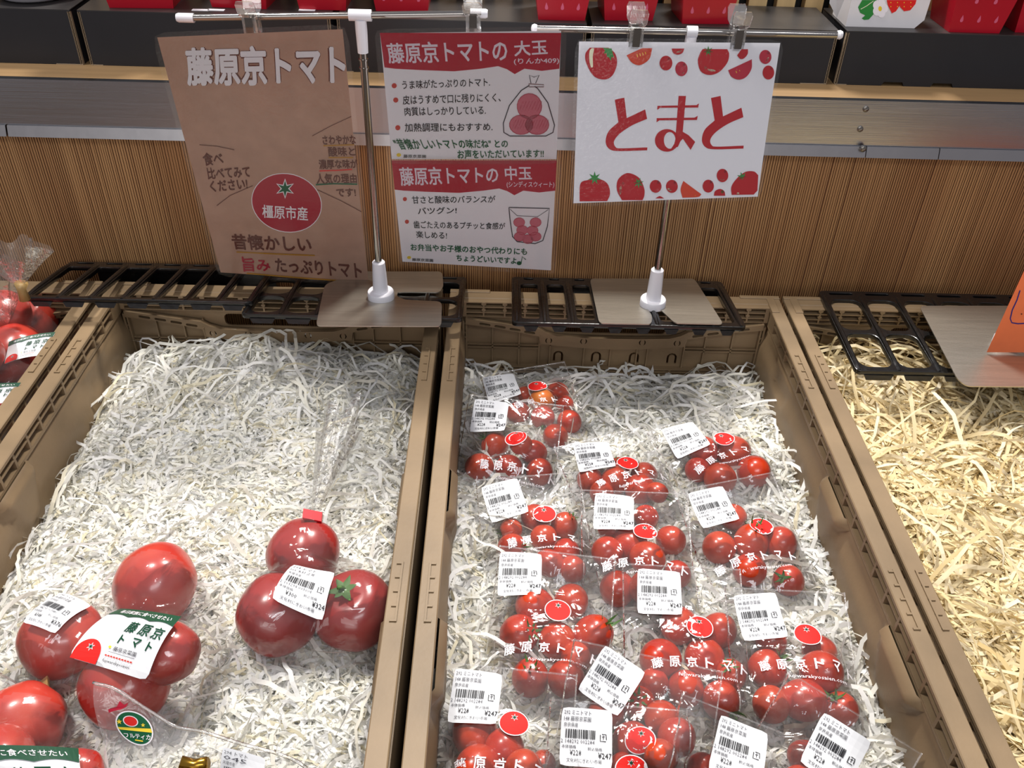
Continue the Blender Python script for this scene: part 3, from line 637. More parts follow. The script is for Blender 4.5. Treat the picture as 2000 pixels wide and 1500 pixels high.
# ------------------------------------------------------------------ signs
class Sheet:
    def __init__(s, px, ys, bow=0.0, bowx=0.0):
        s.px = [np.array(p, float) for p in px]; TL, TR, BR, BL = s.px
        a, b, c = UY(*TL, ys[0]), UY(*TR, ys[1]), UY(*BL, ys[3]); s.n = unit(np.cross(b-a, c-a)); s.q = a
        if np.dot(s.n, CAM-a) < 0: s.n = -s.n
        s.bow = bow; s.bowx = bowx
        # homography px -> unit square
        A = []; B = []
        for (x, y), (u, v) in zip(s.px, ((0, 0), (1, 0), (1, 1), (0, 1))):
            A += [[x, y, 1, 0, 0, 0, -u*x, -u*y], [0, 0, 0, x, y, 1, -v*x, -v*y]]; B += [u, v]
        s.H = np.linalg.solve(np.array(A), np.array(B))
        s.Hi = np.linalg.inv(np.array([[*s.H[:3]], [*s.H[3:6]], [s.H[6], s.H[7], 1]]))
    def st(s, x, y):
        h = s.H; w = h[6]*x+h[7]*y+1; return (h[0]*x+h[1]*y+h[2])/w, (h[3]*x+h[4]*y+h[5])/w
    def at(s, x, y, lift=0):
        u, v = s.st(x, y); return UN(x, y, s.q, s.n)+s.n*(lift+s.bow*math.sin(PI*min(max(v, -.1), 1.1))+s.bowx*math.sin(PI*min(max(u, -.1), 1.1)))
    def f(s, P, l): return np.array([s.at(p[0], p[1], l) for p in P])
    def inv(s, u, v): q = s.Hi @ np.array([u, v, 1]); return q[:2]/q[2]
    def sheet(s, name, m, parent, mx=0.0, lift=0, nu=14, nv=18, my=None):
        my = mx if my is None else my
        us = np.linspace(-mx, 1+mx, nu); vv = np.linspace(-my, 1+my, nv); P = []
        for v in vv:
            for u in us:
                uu, w = u, v
                if mx:      # rounded corners
                    cu, cv = (.5+mx)-abs(u-.5), (.5+my)-abs(v-.5)
                    if cu < .02 and cv < .02: uu = .5+(u-.5)*.97; w = .5+(v-.5)*.975
                P.append(s.at(*s.inv(uu, w), lift))
        return mobj(name, P, [(i*nu+j, i*nu+j+1, (i+1)*nu+j+1, (i+1)*nu+j)[::-1] for i in range(nv-1) for j in range(nu-1)], m, parent, smooth=True)
# brown poster
sb = Sheet([(307, 73), (669, 57), (720, 552), (431, 532)], (.832, .836, .902, .905), bow=.0008, bowx=.0)
t = thing('brown_poster', 'brown laminated portrait poster with white title and a red tomato emblem', 'sign', tuple(sb.at(575, 540)))
sb.sheet('paper', PAPERB, t)
a = Art(sb.f, .0002, .00004)
T1 = [(360, 92), (674, 84), (676, 165), (367, 167)]
a.text('藤原京トマト', T1, 'brown', .08); a.text('藤原京トマト', T1, 'white', .042, .0006)
a.ell(560, 395, 69.5, 57.5, 'white', .25, 40); a.ell(560, 395, 68, 56, 'crimson', .25, 40)
a.star(557, 367, 20, 8.5, 6, 'white'); a.star(557, 367, 16, 6, 6, 'green')
a.text('橿原市産', [(512, 398), (601, 403), (602, 430), (513, 424)], 'white', .02)
a.text('食べ', [(394, 297), (433, 295), (438, 319), (400, 323)], 'brown', .032); a.text('比べてみて', [(403, 326), (487, 322), (490, 345), (407, 349)], 'brown', .032); a.text('ください!', [(408, 352), (482, 346), (485, 368), (413, 374)], 'brown', .032)
a.text('さわやかな', [(629, 263), (694, 262), (696, 280), (631, 281)], 'brown', .03); a.text('酸味と', [(640, 285), (693, 285), (695, 303), (642, 304)], 'brown', .03); a.text('濃厚な味が', [(622, 310), (698, 309), (700, 327), (624, 329)], 'brown', .03)
a.text('人気の理由', [(617, 337), (696, 337), (698, 356), (619, 358)], 'brown', .03); a.text('です!', [(656, 366), (694, 366), (696, 382), (658, 383)], 'brown', .03)
a.line([(632, 283), (692, 281)], 2.5, 'ochre'); a.line([(642, 306), (690, 306)], 2.5, 'ochre'); a.line([(624, 332), (660, 331), (688, 329)], 2.5, 'redpaint'); a.line([(617, 359), (650, 357), (698, 358)], 3, 'green')
for p in ([(390, 281), (425, 284), (458, 291)], [(424, 400), (450, 380), (494, 361)], [(610, 264), (645, 245), (686, 226)], [(620, 369), (665, 390), (706, 412)]): a.line(p, 1.3, 'brown')
a.text('昔懐かしい', [(450, 455), (606, 461), (610, 492), (456, 486)], 'brown', .03); a.line([(462, 491), (540, 495), (615, 498)], 2.6, 'ochre')
a.text('旨み', [(472, 500), (527, 506), (529, 529), (475, 530)], 'crimson', .03); a.text('たっぷりトマト', [(536, 503), (705, 513), (708, 543), (540, 530)], 'brown', .03); a.line([(482, 533), (600, 543), (718, 551)], 2.6, 'ochre')
a.build('poster_print', t)
sb.sheet('laminate', LAM, t, .028, .0012, my=.018)
# hand-lettered sheets
def header(a, x0, x1, y0, y1, tipx, tilt):
    k = x1-x0; pts = [(x0, y0), (x1, y0)]
    for u, d in ((1, 0), (.9, .10), (.8, -.0), (.745, .25), (.70, .02), (.65, -.12), (.55, 0), (.4, .12), (.2, .06), (.06, 0), (0, -.06)): pts.append((x0+k*u+(1-u)*tilt+(-tilt*.4)*u, y1+d*(y1-y0)*.6))
    a.poly(pts, 'crimson')
s1 = Sheet([(742, 65), (1096, 60), (1087, 311), (765, 311)], (.838, .838, .862, .862), bow=0)
s2 = Sheet([(765, 313), (1087, 313), (1076, 528), (786, 511)], (.862, .862, .886, .886), bow=.0015)
t1 = thing('notice_sheet', 'laminated white sheet with a red header and a drawn tied bag of three tomatoes', 'sign', tuple(s1.at(925, 311)), 'hand-lettered tomato notices')
s1.sheet('paper', PAPERW, t1); a = Art(s1.f, .0002, .00004)
header(a, 742, 1096, 64, 134, 1006, 9)
a.text('藤原京トマトの', [(753, 84), (990, 76), (991, 120), (760, 124)], 'lilac', .026); a.text('大玉', [(1003, 80), (1068, 76), (1070, 106), (1005, 110)], 'lilac', .026); a.text('(りんか409)', [(1003, 114), (1092, 112), (1092, 125), (1004, 127)], 'lilac', .016)
for x, y in ((770, 167), (773, 195), (777, 249)): a.ell(x, y, 5, 5, 'dirtyred', n=14)
a.text('うま味がたっぷりのトマト.', [(785, 157), (957, 151), (957, 168), (786, 174)], 'black', .012); a.text('皮はうすめで口に残りにくく、', [(786, 186), (978, 181), (978, 198), (787, 204)], 'black', .012)
a.text('肉質はしっかりしている.', [(789, 209), (949, 206), (949, 223), (791, 226)], 'black', .012); a.text('加熱調理にもおすすめ.', [(790, 240), (962, 239), (962, 255), (791, 257)], 'black', .012)
a.text('"昔懐かしいトマトの味だね" との', [(765, 270), (992, 272), (992, 288), (777, 292)], 'green', .028); a.text('お声をいただいています!!', [(893, 292), (1062, 291), (1062, 307), (894, 310)], 'green', .028)
a.ell(779, 302, 4.5, 3.5, 'gold', n=12); a.text('藤原京菜園', [(788, 301), (832, 302), (832, 308), (788, 308)], 'black', .01, res=1)
for x, y, rx, ry in ((1034, 207, 24, 25), (1018, 243, 23, 19), (1049, 243, 23, 19)): a.ell(x, y, rx, ry, 'pink'); a.line([(x+rx*math.cos(w), y+ry*math.sin(w)) for w in np.linspace(0, 6.28, 20)], 1.2, 'crimson')
for x, y, rx in ((1034, 207, 20), (1018, 243, 18), (1049, 243, 18)):
    for i in range(7): a.line([(x-rx+i*rx*.3, y+8), (x-rx+i*rx*.3+8, y-10)], .8, 'crimson')
a.line([(1034, 166), (1018, 176), (995, 205), (983, 240), (984, 258), (996, 265), (1066, 265), (1080, 258), (1083, 244), (1070, 200), (1050, 172), (1044, 168)], 2, 'grey')
a.line([(1033, 163), (1062, 165), (1062, 169), (1033, 169), (1033, 163)], 1.3, 'brown'); a.line([(1037, 162), (1034, 146), (1043, 150), (1053, 146), (1046, 162)], 1.4, 'grey')
a.build('sheet_print', t1); s1.sheet('laminate', LAM, t1, .03, .0012, my=.035)
t2 = thing('notice_sheet', 'laminated white sheet with a red header and a drawn cup of small tomatoes', 'sign', tuple(s2.at(930, 520)), 'hand-lettered tomato notices')
s2.sheet('paper', PAPERW, t2); a = Art(s2.f, .0002, .00004)
header(a, 765, 1087, 313, 371, 1012, 6)
a.text('藤原京トマトの', [(778, 326), (973, 324), (973, 356), (784, 362)], 'lilac', .026); a.text('中玉', [(985, 324), (1038, 324), (1039, 350), (987, 351)], 'lilac', .026); a.text('(シンディスウィート)', [(989, 353), (1083, 353), (1082, 366), (990, 366)], 'lilac', .016)
for x, y in ((791, 387), (795, 431)): a.ell(x, y, 4, 4, 'dirtyred', n=14)
a.text('甘さと酸味のバランスが', [(804, 381), (968, 380), (966, 394), (806, 396)], 'black', .012); a.text('バツグン!', [(815, 403), (892, 402), (892, 415), (817, 417)], 'black', .012)
a.text('歯ごたえのあるプチッと食感が', [(807, 429), (987, 433), (986, 446), (809, 444)], 'black', .012); a.text('楽しめる!', [(812, 449), (873, 451), (873, 465), (814, 463)], 'black', .012)
a.text('お弁当やお子様のおやつ代わりにも', [(801, 474), (1030, 483), (1029, 497), (803, 488)], 'green', .028); a.text('ちょうどいいですよ', [(891, 496), (1009, 502), (1008, 515), (892, 509)], 'green', .028)
a.ell(1014, 513, 5, 4, 'green', n=10); a.line([(1018, 512), (1020, 500), (1027, 506)], 1.6, 'green'); a.ell(799, 502, 4, 3, 'gold', n=12); a.text('藤原京菜園', [(805, 503), (846, 505), (846, 511), (805, 509)], 'black', .01, res=1)
for x, y in ((1014, 432), (1046, 432), (1020, 447), (1040, 448), (1015, 460), (1046, 460), (1031, 465)): a.ell(x, y, 11, 9, 'pink', n=20); a.line([(x+11*math.cos(w), y+9*math.sin(w)) for w in np.linspace(0, 6.28, 16)], .9, 'crimson')
a.line([(994, 403), (1073, 405), (1069, 440), (1060, 468), (1045, 474), (1010, 470), (1001, 460), (996, 425), (994, 403)], 1.8, 'grey'); a.line([(996, 406), (1010, 419), (1050, 421), (1071, 407)], .9, 'grey')
a.build('sheet_print', t2); s2.sheet('laminate', LAM, t2, .03, .0012, my=.035)
# square tomato sign
s3_ = Sheet([(1131, 81), (1524, 84), (1480, 384), (1120, 397)], (.848, .848, .812, .812), bow=-.001)
PAPERG = mat('greyish sign paper', (228, 227, 234), .6)
t3 = thing('tomato_sign', 'laminated white sign with three large red letters between rows of drawn tomatoes', 'sign', tuple(s3_.at(1300, 390)))
s3_.sheet('paper', PAPERG, t3)
Z8 = lambda P: [(1100+x/4.167, 60+y/4.167) for x, y in P]
class A8(Art): pass
a = Art(lambda P, l: s3_.f(np.array(Z8(P)), l), .0002, .00004)
def bez(pts, n=7):      # smooth closed outline through points (Catmull-Rom); points given as (x, y) smooth or (x, y, 1) corner
    out = []; N = len(pts)
    for i in range(N):
        p0, p1, p2, p3 = pts[i-1], pts[i], pts[(i+1) % N], pts[(i+2) % N]
        q0, q1, q2, q3 = [np.array(p[:2], float) for p in (p0, p1, p2, p3)]
        if len(p1) > 2: q0 = q1-(q2-q1)
        if len(p2) > 2: q3 = q2+(q2-q1)
        if len(p1) > 2 and len(p2) > 2: out.append(tuple(q1)); continue
        for k in range(n):
            t_ = k/n; out.append(tuple(.5*((2*q1)+(-q0+q2)*t_+(2*q0-5*q1+4*q2-q3)*t_**2+(-q0+3*q1-3*q2+q3)*t_**3)))
    return out
def to_(dx, dy):
    a.poly([(x+dx, y+dy) for x, y in bez([(420, 562, 1), (498, 545, 1), (518, 712, 1), (668, 641, 1), (684, 718, 1), (560, 772), (460, 840), (415, 900), (425, 945), (470, 958), (686, 950, 1), (684, 974, 1), (450, 980), (375, 962), (346, 905), (370, 820), (450, 745, 1)])], 'red')
to_(0, 0); to_(784, -14)
a.poly([(940, 531), (1000, 531), (968, 888), (914, 888)], 'red')
a.poly([(768, 612), (1085, 606), (1106, 592), (1100, 626), (790, 628), (766, 645)], 'red'); a.poly([(762, 712), (1070, 708), (1096, 693), (1090, 727), (785, 730), (760, 746)], 'red')
for inn in (0,):
    th = np.linspace(0, 2*PI, 33)[:-1]; R0 = [(845+98*math.cos(w), 893+92*math.sin(w)) for w in th]; R1 = [(868+48*math.cos(w), 893+68*math.sin(w)) for w in th]
    a.put(R0+R1, [(i, (i+1) % 32, 32+(i+1) % 32, 32+i) for i in range(32)], 'red')
a.poly([(968, 820), (920, 860), (905, 920), (880, 960), (935, 945), (955, 900), (975, 880), (1038, 970), (1075, 905), (1020, 850)], 'red')
def cal(x, y, r, rot=0): a.star(x, y, r, r*.4, 7, 'leaf', rot)
def slot(x, y, rx, ry, rot): a.ell(x, y, rx, ry, 'cream', rot, 14)
a.poly(bez([(215, 138, 1), (370, 138, 1), (425, 190), (437, 275), (400, 365), (335, 397), (250, 370), (190, 270), (180, 190)]), 'red'); a.poly([(320, 138), (395, 145), (412, 220), (392, 212), (390, 245), (370, 215), (358, 215), (350, 180), (330, 190), (340, 160)], 'leaf'); a.poly(bez([(235, 142), (250, 150), (240, 210), (242, 290), (225, 292), (212, 230), (215, 165)]), 'cream')
a.poly(bez([(515, 200, 1), (640, 142, 1), (724, 142, 1), (700, 230), (625, 280), (560, 260)]), 'orange'); [a.line([(600+i*22, 190-i*6), (606+i*22, 215-i*8)], 5, 'gold') for i in range(4)]
for x, y, rx, ry, c in ((836, 263, 52, 60, 'red'), (962, 310, 50, 60, 'crimson'), (1645, 213, 49, 57, 'crimson'), (1670, 340, 47, 57, 'red'), (752, 1266, 48, 52, 'red'), (884, 1266, 48, 53, 'red'), (1180, 1264, 46, 52, 'red'), (1296, 1178, 47, 54, 'red')):
    a.ell(x, y, rx, ry, c); a.star(x+22, y-33, 18, 5, 5, 'black')
for x, y, rx, ry, r in ((975, 342, 10, 8, 0), (1660, 235, 8, 24, .5), (865, 1292, 20, 8, .4), (1293, 1211, 20, 6, 0)): slot(x, y, rx, ry, r)
a.poly(bez([(882, 145, 1), (985, 145, 1), (970, 180), (930, 195), (895, 180)]), 'red'); slot(942, 168, 22, 7, -.4)
a.poly(bez([(1135, 148, 1), (1335, 150, 1), (1350, 190), (1335, 260), (1270, 335), (1190, 360), (1120, 330), (1096, 250), (1110, 190)]), 'red'); cal(1180, 165, 42); slot(1208, 322, 34, 9, .15); a.ell(1158, 300, 12, 13, 'cream', n=12)
a.poly(bez([(1415, 200, 1), (1450, 150, 1), (1503, 150, 1), (1500, 190), (1470, 225), (1440, 228)]), 'red'); a.poly(bez([(1342, 322, 1), (1535, 232, 1), (1532, 310), (1490, 375), (1430, 398), (1370, 375)]), 'crimson'); [a.line([(1405+i*26, 325-i*14), (1412+i*26, 345-i*14)], 4, 'gold') for i in range(4)]
a.poly(bez([(133, 1388, 1), (140, 1245), (200, 1215), (260, 1205), (330, 1220), (370, 1262), (380, 1330), (358, 1385, 1)]), 'red'); cal(256, 1200, 55); [a.line([(190+90*i, 1290+25*j), (215+90*i, 1290+25*j)], 3, 'dirtyred') for i in range(2) for j in range(4)]
a.poly(bez([(478, 1378, 1), (438, 1300), (442, 1220), (490, 1170), (545, 1160), (620, 1200), (658, 1280), (660, 1340), (645, 1378, 1)]), 'red'); cal(612, 1238, 45, .4); slot(466, 1298, 9, 38, .1); a.ell(486, 1240, 11, 12, 'cream', n=12)
a.poly(bez([(977, 1222, 1), (1124, 1330, 1), (1095, 1352), (970, 1358, 1), (955, 1290)]), 'orange'); [a.line([(1003+i*22, 1275+i*20), (1010+i*22, 1302+i*14)], 5, 'gold') for i in range(4)]
a.poly(bez([(1225, 1342, 1), (1235, 1305), (1275, 1287), (1310, 1305), (1318, 1342, 1)]), 'red'); a.ell(1295, 1310, 13, 13, 'leaf', n=10); a.poly(bez([(748, 1364, 1), (785, 1345), (822, 1364, 1)]), 'red')
a.poly(bez([(1370, 1335, 1), (1368, 1270), (1410, 1205), (1480, 1150), (1550, 1145), (1587, 1175, 1), (1580, 1300, 1), (1550, 1332, 1)]), 'red'); cal(1458, 1192, 45, -.3); a.ell(1422, 1326, 11, 10, 'cream', n=12)
a.build('sign_print', t3)
s3_.sheet('laminate', LAM, t3, .018, .0012, my=.02)
# orange card
so = Sheet([(2004, 520), (2330, 505), (2270, 690), (1927, 688)], (.800, .800, .792, .792))
t4 = thing('orange_card', 'orange card with blue handwriting cut off by the right edge', 'sign', tuple(so.at(2050, 688))); so.sheet('paper', ORANGE, t4, nu=4, nv=4)
a = Art(so.f, .0003); a.line([(1992, 567), (1986, 586), (1977, 605), (1973, 622), (1976, 630), (1988, 632), (2030, 630)], 2.2, 'blue'); a.ell(1995, 613, 1.5, 1.5, 'brown', n=8); a.build('handwriting', t4)

# ================================================================== TOMATOES
def tomato_mesh(name, m, lobes, depth, flat, nu=28, nv=20, dimple=.12, seed=0):
    rg = random.Random(seed); V = []
    for i in range(nv+1):
        ph = PI*i/nv
        for j in range(nu):
            th = 2*PI*j/nu; r = 1-depth*(math.sin(ph)**1.2)*(.5+.5*math.cos(lobes*th+rg.random()*.0))
            z = math.cos(ph)*flat-(dimple*math.exp(-(ph/.42)**2)) + (.03*math.exp(-((PI-ph)/.3)**2))
            V.append((r*math.sin(ph)*math.cos(th), r*math.sin(ph)*math.sin(th), z))
    F_ = [(i*nu+j, (i+1)*nu+j, (i+1)*nu+(j+1) % nu, i*nu+(j+1) % nu) for i in range(nv) for j in range(nu)]
    me = bpy.data.meshes.new(name); me.from_pydata(V, [], F_); me.materials.append(m); me.polygons.foreach_set('use_smooth', [True]*len(me.polygons)); me.update(); return me
TM = {('mini', k): tomato_mesh('mini tomato %d' % k, TMINI, 3, .02, fl, seed=k, dimple=.08) for k, fl in enumerate((.98, 1.06, 1.14))}
TM[('orange', 0)] = tomato_mesh('orange tomato', TORANGE, 3, .02, 1.0, dimple=.08)
TM[('big', 0)] = tomato_mesh('large tomato a', TBIG, 5, .035, .84, 44, 28, .14); TM[('dark', 0)] = tomato_mesh('deep red tomato', TDARK, 5, .04, .86, 44, 28, .15); TM[('big', 1)] = tomato_mesh('large tomato b', TBIG, 6, .05, .88, 44, 28, .16)
def calyx_mesh(n, curl, ln, stem):
    m = MB(); rg = random.Random(n)
    for k in range(n):
        a = 2*PI*k/n+rg.uniform(-.25, .25); pts = []; L_ = ln*rg.uniform(.75, 1.15); cu = curl*rg.uniform(.5, 1.4)
        for j in range(6):
            u = j/5; r = L_*u*(1-.3*cu*u); z = .93+cu*L_*u*u*.55; pts.append((r, z, .12*(1-u)**.7*(1 if j else .6)+.004))
        b = [((r*math.cos(a)-s*w*math.sin(a)), (r*math.sin(a)+s*w*math.cos(a)), z+(.02 if s == 0 else 0)) for r, z, w in pts for s in (-1, 0, 1)]
        m.add(b, sum([[(3*i, 3*i+1, 3*i+4, 3*i+3), (3*i+1, 3*i+2, 3*i+5, 3*i+4)] for i in range(5)], []))
    m.tube([(0, 0, .86), (0, 0, 1.0), (.03, 0, .95+stem*.5), (.1, .03, .95+stem)], [.06, .05, .045, .05], 8)
    me = bpy.data.meshes.new('calyx'); me.from_pydata(m.v, [], m.f); me.materials.append(CALYX); me.polygons.foreach_set('use_smooth', [True]*len(me.polygons)); me.update(); return me
CX = [calyx_mesh(5, .9, .75, .3), calyx_mesh(6, .5, .8, .25), calyx_mesh(5, 1.3, .85, .35)]
CXB = calyx_mesh(6, .25, .42, .12)
SPH = []      # placed spheres (centre, radius)
def place(px, py, rpx, kf, minr=.0, zmin=None, tol=.86):
    """stand a tomato on the bedding (or on tomatoes already placed) along its line of sight"""
    d = ray(px, py)/FPX
    if zmin is None:
        D = 1.3
        while True:      # from far to near until it clears the bedding
            c = CAM+d*D; r = rpx*D/FPX; fz = fill_z(kf, c[0], c[1]) if abs(c[0]-CRX[kf]) < .2 else -.1
            if c[2] >= fz+.72*r: break
            D -= .002
    for _ in range(60):
        c = CAM+d*D; r = rpx*D/FPX
        if all(np.linalg.norm(c-q[0]) > tol*(r+q[1]) for q in SPH[-40:]): break
        D -= .002
    return c, r
def add_tomato(c, r, key, label, group, axis=None, cal=None, name='mini_tomato'):
    o = bpy.data.objects.new(name, TM[key]); o.location = c; o.scale = (r, r, r)
    if axis is None: axis = (random.uniform(-1, 1), random.uniform(-.2, 1), random.uniform(-1, -.2))
    q = Vector(axis).to_track_quat('Z', 'X'); o.rotation_mode = 'QUATERNION'; o.rotation_quaternion = q @ Matrix.Rotation(random.uniform(0, 6.28), 3, 'Z').to_quaternion()
    link(o); tag(o, label, 'tomato', group)
    if cal is not None:
        k = bpy.data.objects.new('calyx', cal); link(k, o)
    SPH.append((np.array(c), r)); return o
def names9(pts):
    """position words for points in drawing pixels, distinct within one bag"""
    n = len(pts); xs = [p[0] for p in pts]; ys = [p[1] for p in pts]; mx, my = (min(xs)+max(xs))/2, (min(ys)+max(ys))/2; wx, wy = max(max(xs)-min(xs), 1), max(max(ys)-min(ys), 1)
    cells = {}
    for i in range(n):
        a = 'left' if xs[i] < mx-wx/6 else 'right' if xs[i] > mx+wx/6 else 'middle'; b = 'upper' if ys[i] < my-wy/6 else 'lower' if ys[i] > my+wy/6 else 'centre'
        cells.setdefault((b, a), []).append(i)
    out = [None]*n
    for (b, a), l in cells.items():
        l.sort(key=lambda i: xs[i]); base = (b+' '+a) if b != 'centre' else ('centre' if a == 'middle' else 'centre '+a)
        if len(l) == 1: out[l[0]] = base
        elif len(l) == 2: out[l[0]] = base+', further left'; out[l[1]] = base+', further right'
        else:
            for j, i in enumerate(l): out[i] = base+(', leftmost', ', between two others', ', rightmost')[min(j, 2)]
    return out

# ------------------------------------------------------------------ bag film draped over what it holds
class Drape:
    def __init__(s, O, U, V, N, u0, u1, v0, v1, kf, sph, eb, et, seed, inside=None, wr=1.0, res=.0022):
        s.O, s.U, s.V, s.N = map(np.array, (O, U, V, N)); s.u0, s.v0, s.u1, s.v1 = u0, v0, u1, v1
        nu, nv = int((u1-u0)/res)+1, int((v1-v0)/res)+1; s.nu, s.nv = nu, nv
        s.us = np.linspace(u0, u1, nu); s.vs = np.linspace(v0, v1, nv); UU, VV = np.meshgrid(s.us, s.vs); ob = np.full(UU.shape, -.2)
        for c, r in sph:
            d = c-s.O; cu, cv, cn = d@s.U, d@s.V, d@s.N; R_ = r*1.02+.0007; q = R_*R_-(UU-cu)**2-(VV-cv)**2
            ob = np.maximum(ob, np.where(q > 0, cn+np.sqrt(np.maximum(q, 0)), -.2))
        W3 = s.O+UU[..., None]*s.U+VV[..., None]*s.V
        fz = np.vectorize(lambda x, y: fill_z(kf, x, y))(W3[..., 0], W3[..., 1]); ob = np.maximum(ob, (fz+.0035-W3[..., 2])/s.N[2])
        k = (VV-v0)/(v1-v0); edge = eb+(et-eb)*k
        h = np.maximum(ob, edge)
        fixed = np.zeros(UU.shape, bool); fixed[0] = fixed[-1] = True; fixed[:, 0] = fixed[:, -1] = True
        s.mask = np.ones(UU.shape, bool)
        if inside is not None:
            s.mask = np.vectorize(inside)(UU, VV); fixed |= ~s.mask
        for it in range(260):
            a = h.copy(); a[1:-1, 1:-1] = .25*(h[2:, 1:-1]+h[:-2, 1:-1]+h[1:-1, 2:]+h[1:-1, :-2]); h = np.maximum(ob, np.where(fixed, np.maximum(edge, ob), a))
        rg = np.random.default_rng(seed); cr = np.zeros(UU.shape)
        for _ in range(22):
            cu, cv, a = rg.uniform(u0, u1), rg.uniform(v0, v1), rg.uniform(0, PI); Ln = rg.uniform(.015, .05); wd = rg.uniform(.0012, .003)
            p = (UU-cu)*math.cos(a)+(VV-cv)*math.sin(a); q = -(UU-cu)*math.sin(a)+(VV-cv)*math.cos(a)+.1*p*p/Ln*rg.normal()
            cr += rg.uniform(.0004, .0014)*np.exp(-(q/wd)**2-(p/Ln)**2)
        s.h = h+cr*wr; hs = h.copy()
        for it in range(14): hs[1:-1, 1:-1] = .2*(hs[1:-1, 1:-1]+hs[2:, 1:-1]+hs[:-2, 1:-1]+hs[1:-1, 2:]+hs[1:-1, :-2])
        s.hs = np.maximum(hs, s.h-.0006)
    def stiff(s, uv, lift=.0012):
        """gently curved paper surface laid over the film around the points uv; returns a height function"""
        M = lambda u, v: np.stack([np.ones_like(u), u, v, u*u, v*v, u*v], 1)
        u, v = uv[:, 0], uv[:, 1]; h = s.H(u, v); c = np.linalg.lstsq(M(u, v), h, rcond=None)[0]; res = h-M(u, v)@c; c[0] += np.percentile(res, 93)+lift
        return lambda u, v: M(u, v)@c
    def H(s, u, v):
        a = np.clip((u-s.u0)/(s.u1-s.u0)*(s.nu-1), 0, s.nu-1.001); b = np.clip((v-s.v0)/(s.v1-s.v0)*(s.nv-1), 0, s.nv-1.001); i, j = b.astype(int), a.astype(int); fa, fb = a-j, b-i
        h = s.hs; return h[i, j]*(1-fa)*(1-fb)+h[i, j+1]*fa*(1-fb)+h[i+1, j]*(1-fa)*fb+h[i+1, j+1]*fa*fb
    def P(s, uv, l):
        u, v = uv[:, 0], uv[:, 1]; return s.O+u[:, None]*s.U+v[:, None]*s.V+(s.H(u, v)+l)[:, None]*s.N
    def film(s, name, m, parent):
        UU, VV = np.meshgrid(s.us, s.vs); P = s.O+UU.ravel()[:, None]*s.U+VV.ravel()[:, None]*s.V+s.h.ravel()[:, None]*s.N; n = s.nu
        F_ = [(i*n+j, i*n+j+1, (i+1)*n+j+1, (i+1)*n+j) for i in range(s.nv-1) for j in range(s.nu-1) if s.mask[i, j] and s.mask[i+1, j] and s.mask[i, j+1] and s.mask[i+1, j+1]]
        return mobj(name, P, F_, m, parent, smooth=True)
    def seams(s, parent, k=.0011):  # thin pale ribbons standing in for reflections along the bag edges
        for edge in ('top', 'left', 'right'):
            n = 60
            if edge == 'top': a = np.stack([np.linspace(s.u0, s.u1, n), np.full(n, s.v1-.0012)], 1); d = np.array([0, k])
            else: x = s.u0+.001 if edge == 'left' else s.u1-.001; a = np.stack([np.full(n, x), np.linspace(s.v0, s.v1, n)], 1); d = np.array([k, 0])
            P = np.concatenate([s.P(a-d*.5, .0004), s.P(a+d*.5, .0012)]); mobj('edge_glint', P, [(i, i+1, n+i+1, n+i) for i in range(n-1)], EDGE_GLINT, parent, smooth=True)
def label_base(f, w, h, m=LABELW, n=8, lift=.0, r=.06):
    vs = []; n1 = n+1
    for j in range(n1):
        for i in range(n1):
            u, v = i/n, j/n
            if i in (0, n) and j in (0, n): u = r*.35 if i == 0 else 1-r*.35; v = r*.35 if j == 0 else 1-r*.35
            vs.append((u*w, v*h))
    return f(np.array(vs), lift), [(j*n1+i, (j+1)*n1+i, (j+1)*n1+i+1, j*n1+i+1) for j in range(n) for i in range(n)]
def price_art(a, lines, code, p1, p2):
    """drawn in a 100 x 108 frame, y down"""
    a.text(lines[0], box4(5, 5, 58, 13), 'grey', 0, .0006, 1); a.text(lines[1], box4(5, 16, 58, 25), 'grey', 0, .0006, 1); a.text(lines[2], box4(5, 28, 33, 36), 'grey', 0, .0006, 1)
    rg = random.Random(3); x = 9; V = []; F_ = []
    while x < 66:
        w = rg.choice((.7, .7, 1.3, 2.0)); b = len(V); V += [(x, 40), (x+w, 40), (x+w, 57), (x, 57)]; F_.append((b, b+1, b+2, b+3)); x += w+rg.choice((.7, .7, 1.2, 1.8))
    a.put(V, F_, 'black', .0006)
    a.text(code, box4(1, 59, 66, 66), 'grey', 0, .0006, 1)
    a.line([(77, 47), (77, 59), (88, 59)], 1.7, 'black', .0006); a.line([(80, 46), (88, 46), (89, 56)], 1.7, 'black', .0006); a.line([(80, 51), (86, 50)], 1.2, 'black', .0006); a.line([(83, 48), (83, 56)], 1.2, 'black', .0006)
    a.text('本体価格', box4(3, 69, 31, 76), 'grey', 0, .0006, 1); a.text('税込価格', box4(53, 71, 81, 78), 'grey', 0, .0006, 1)
    a.text(p1, box4(19, 78, 41, 88), 'black', 0, .0006, 1); a.text(p2, box4(73, 80, 99, 91), 'black', .012, .0006, 1); a.text('文化村にぎわい市場', box4(13, 93, 80, 101), 'grey', 0, .0006, 1)
MINI = (['292 ミニトマト', '148 藤原京菜園', '奈良県産'], '2 148292 002284', '¥228', '¥247')
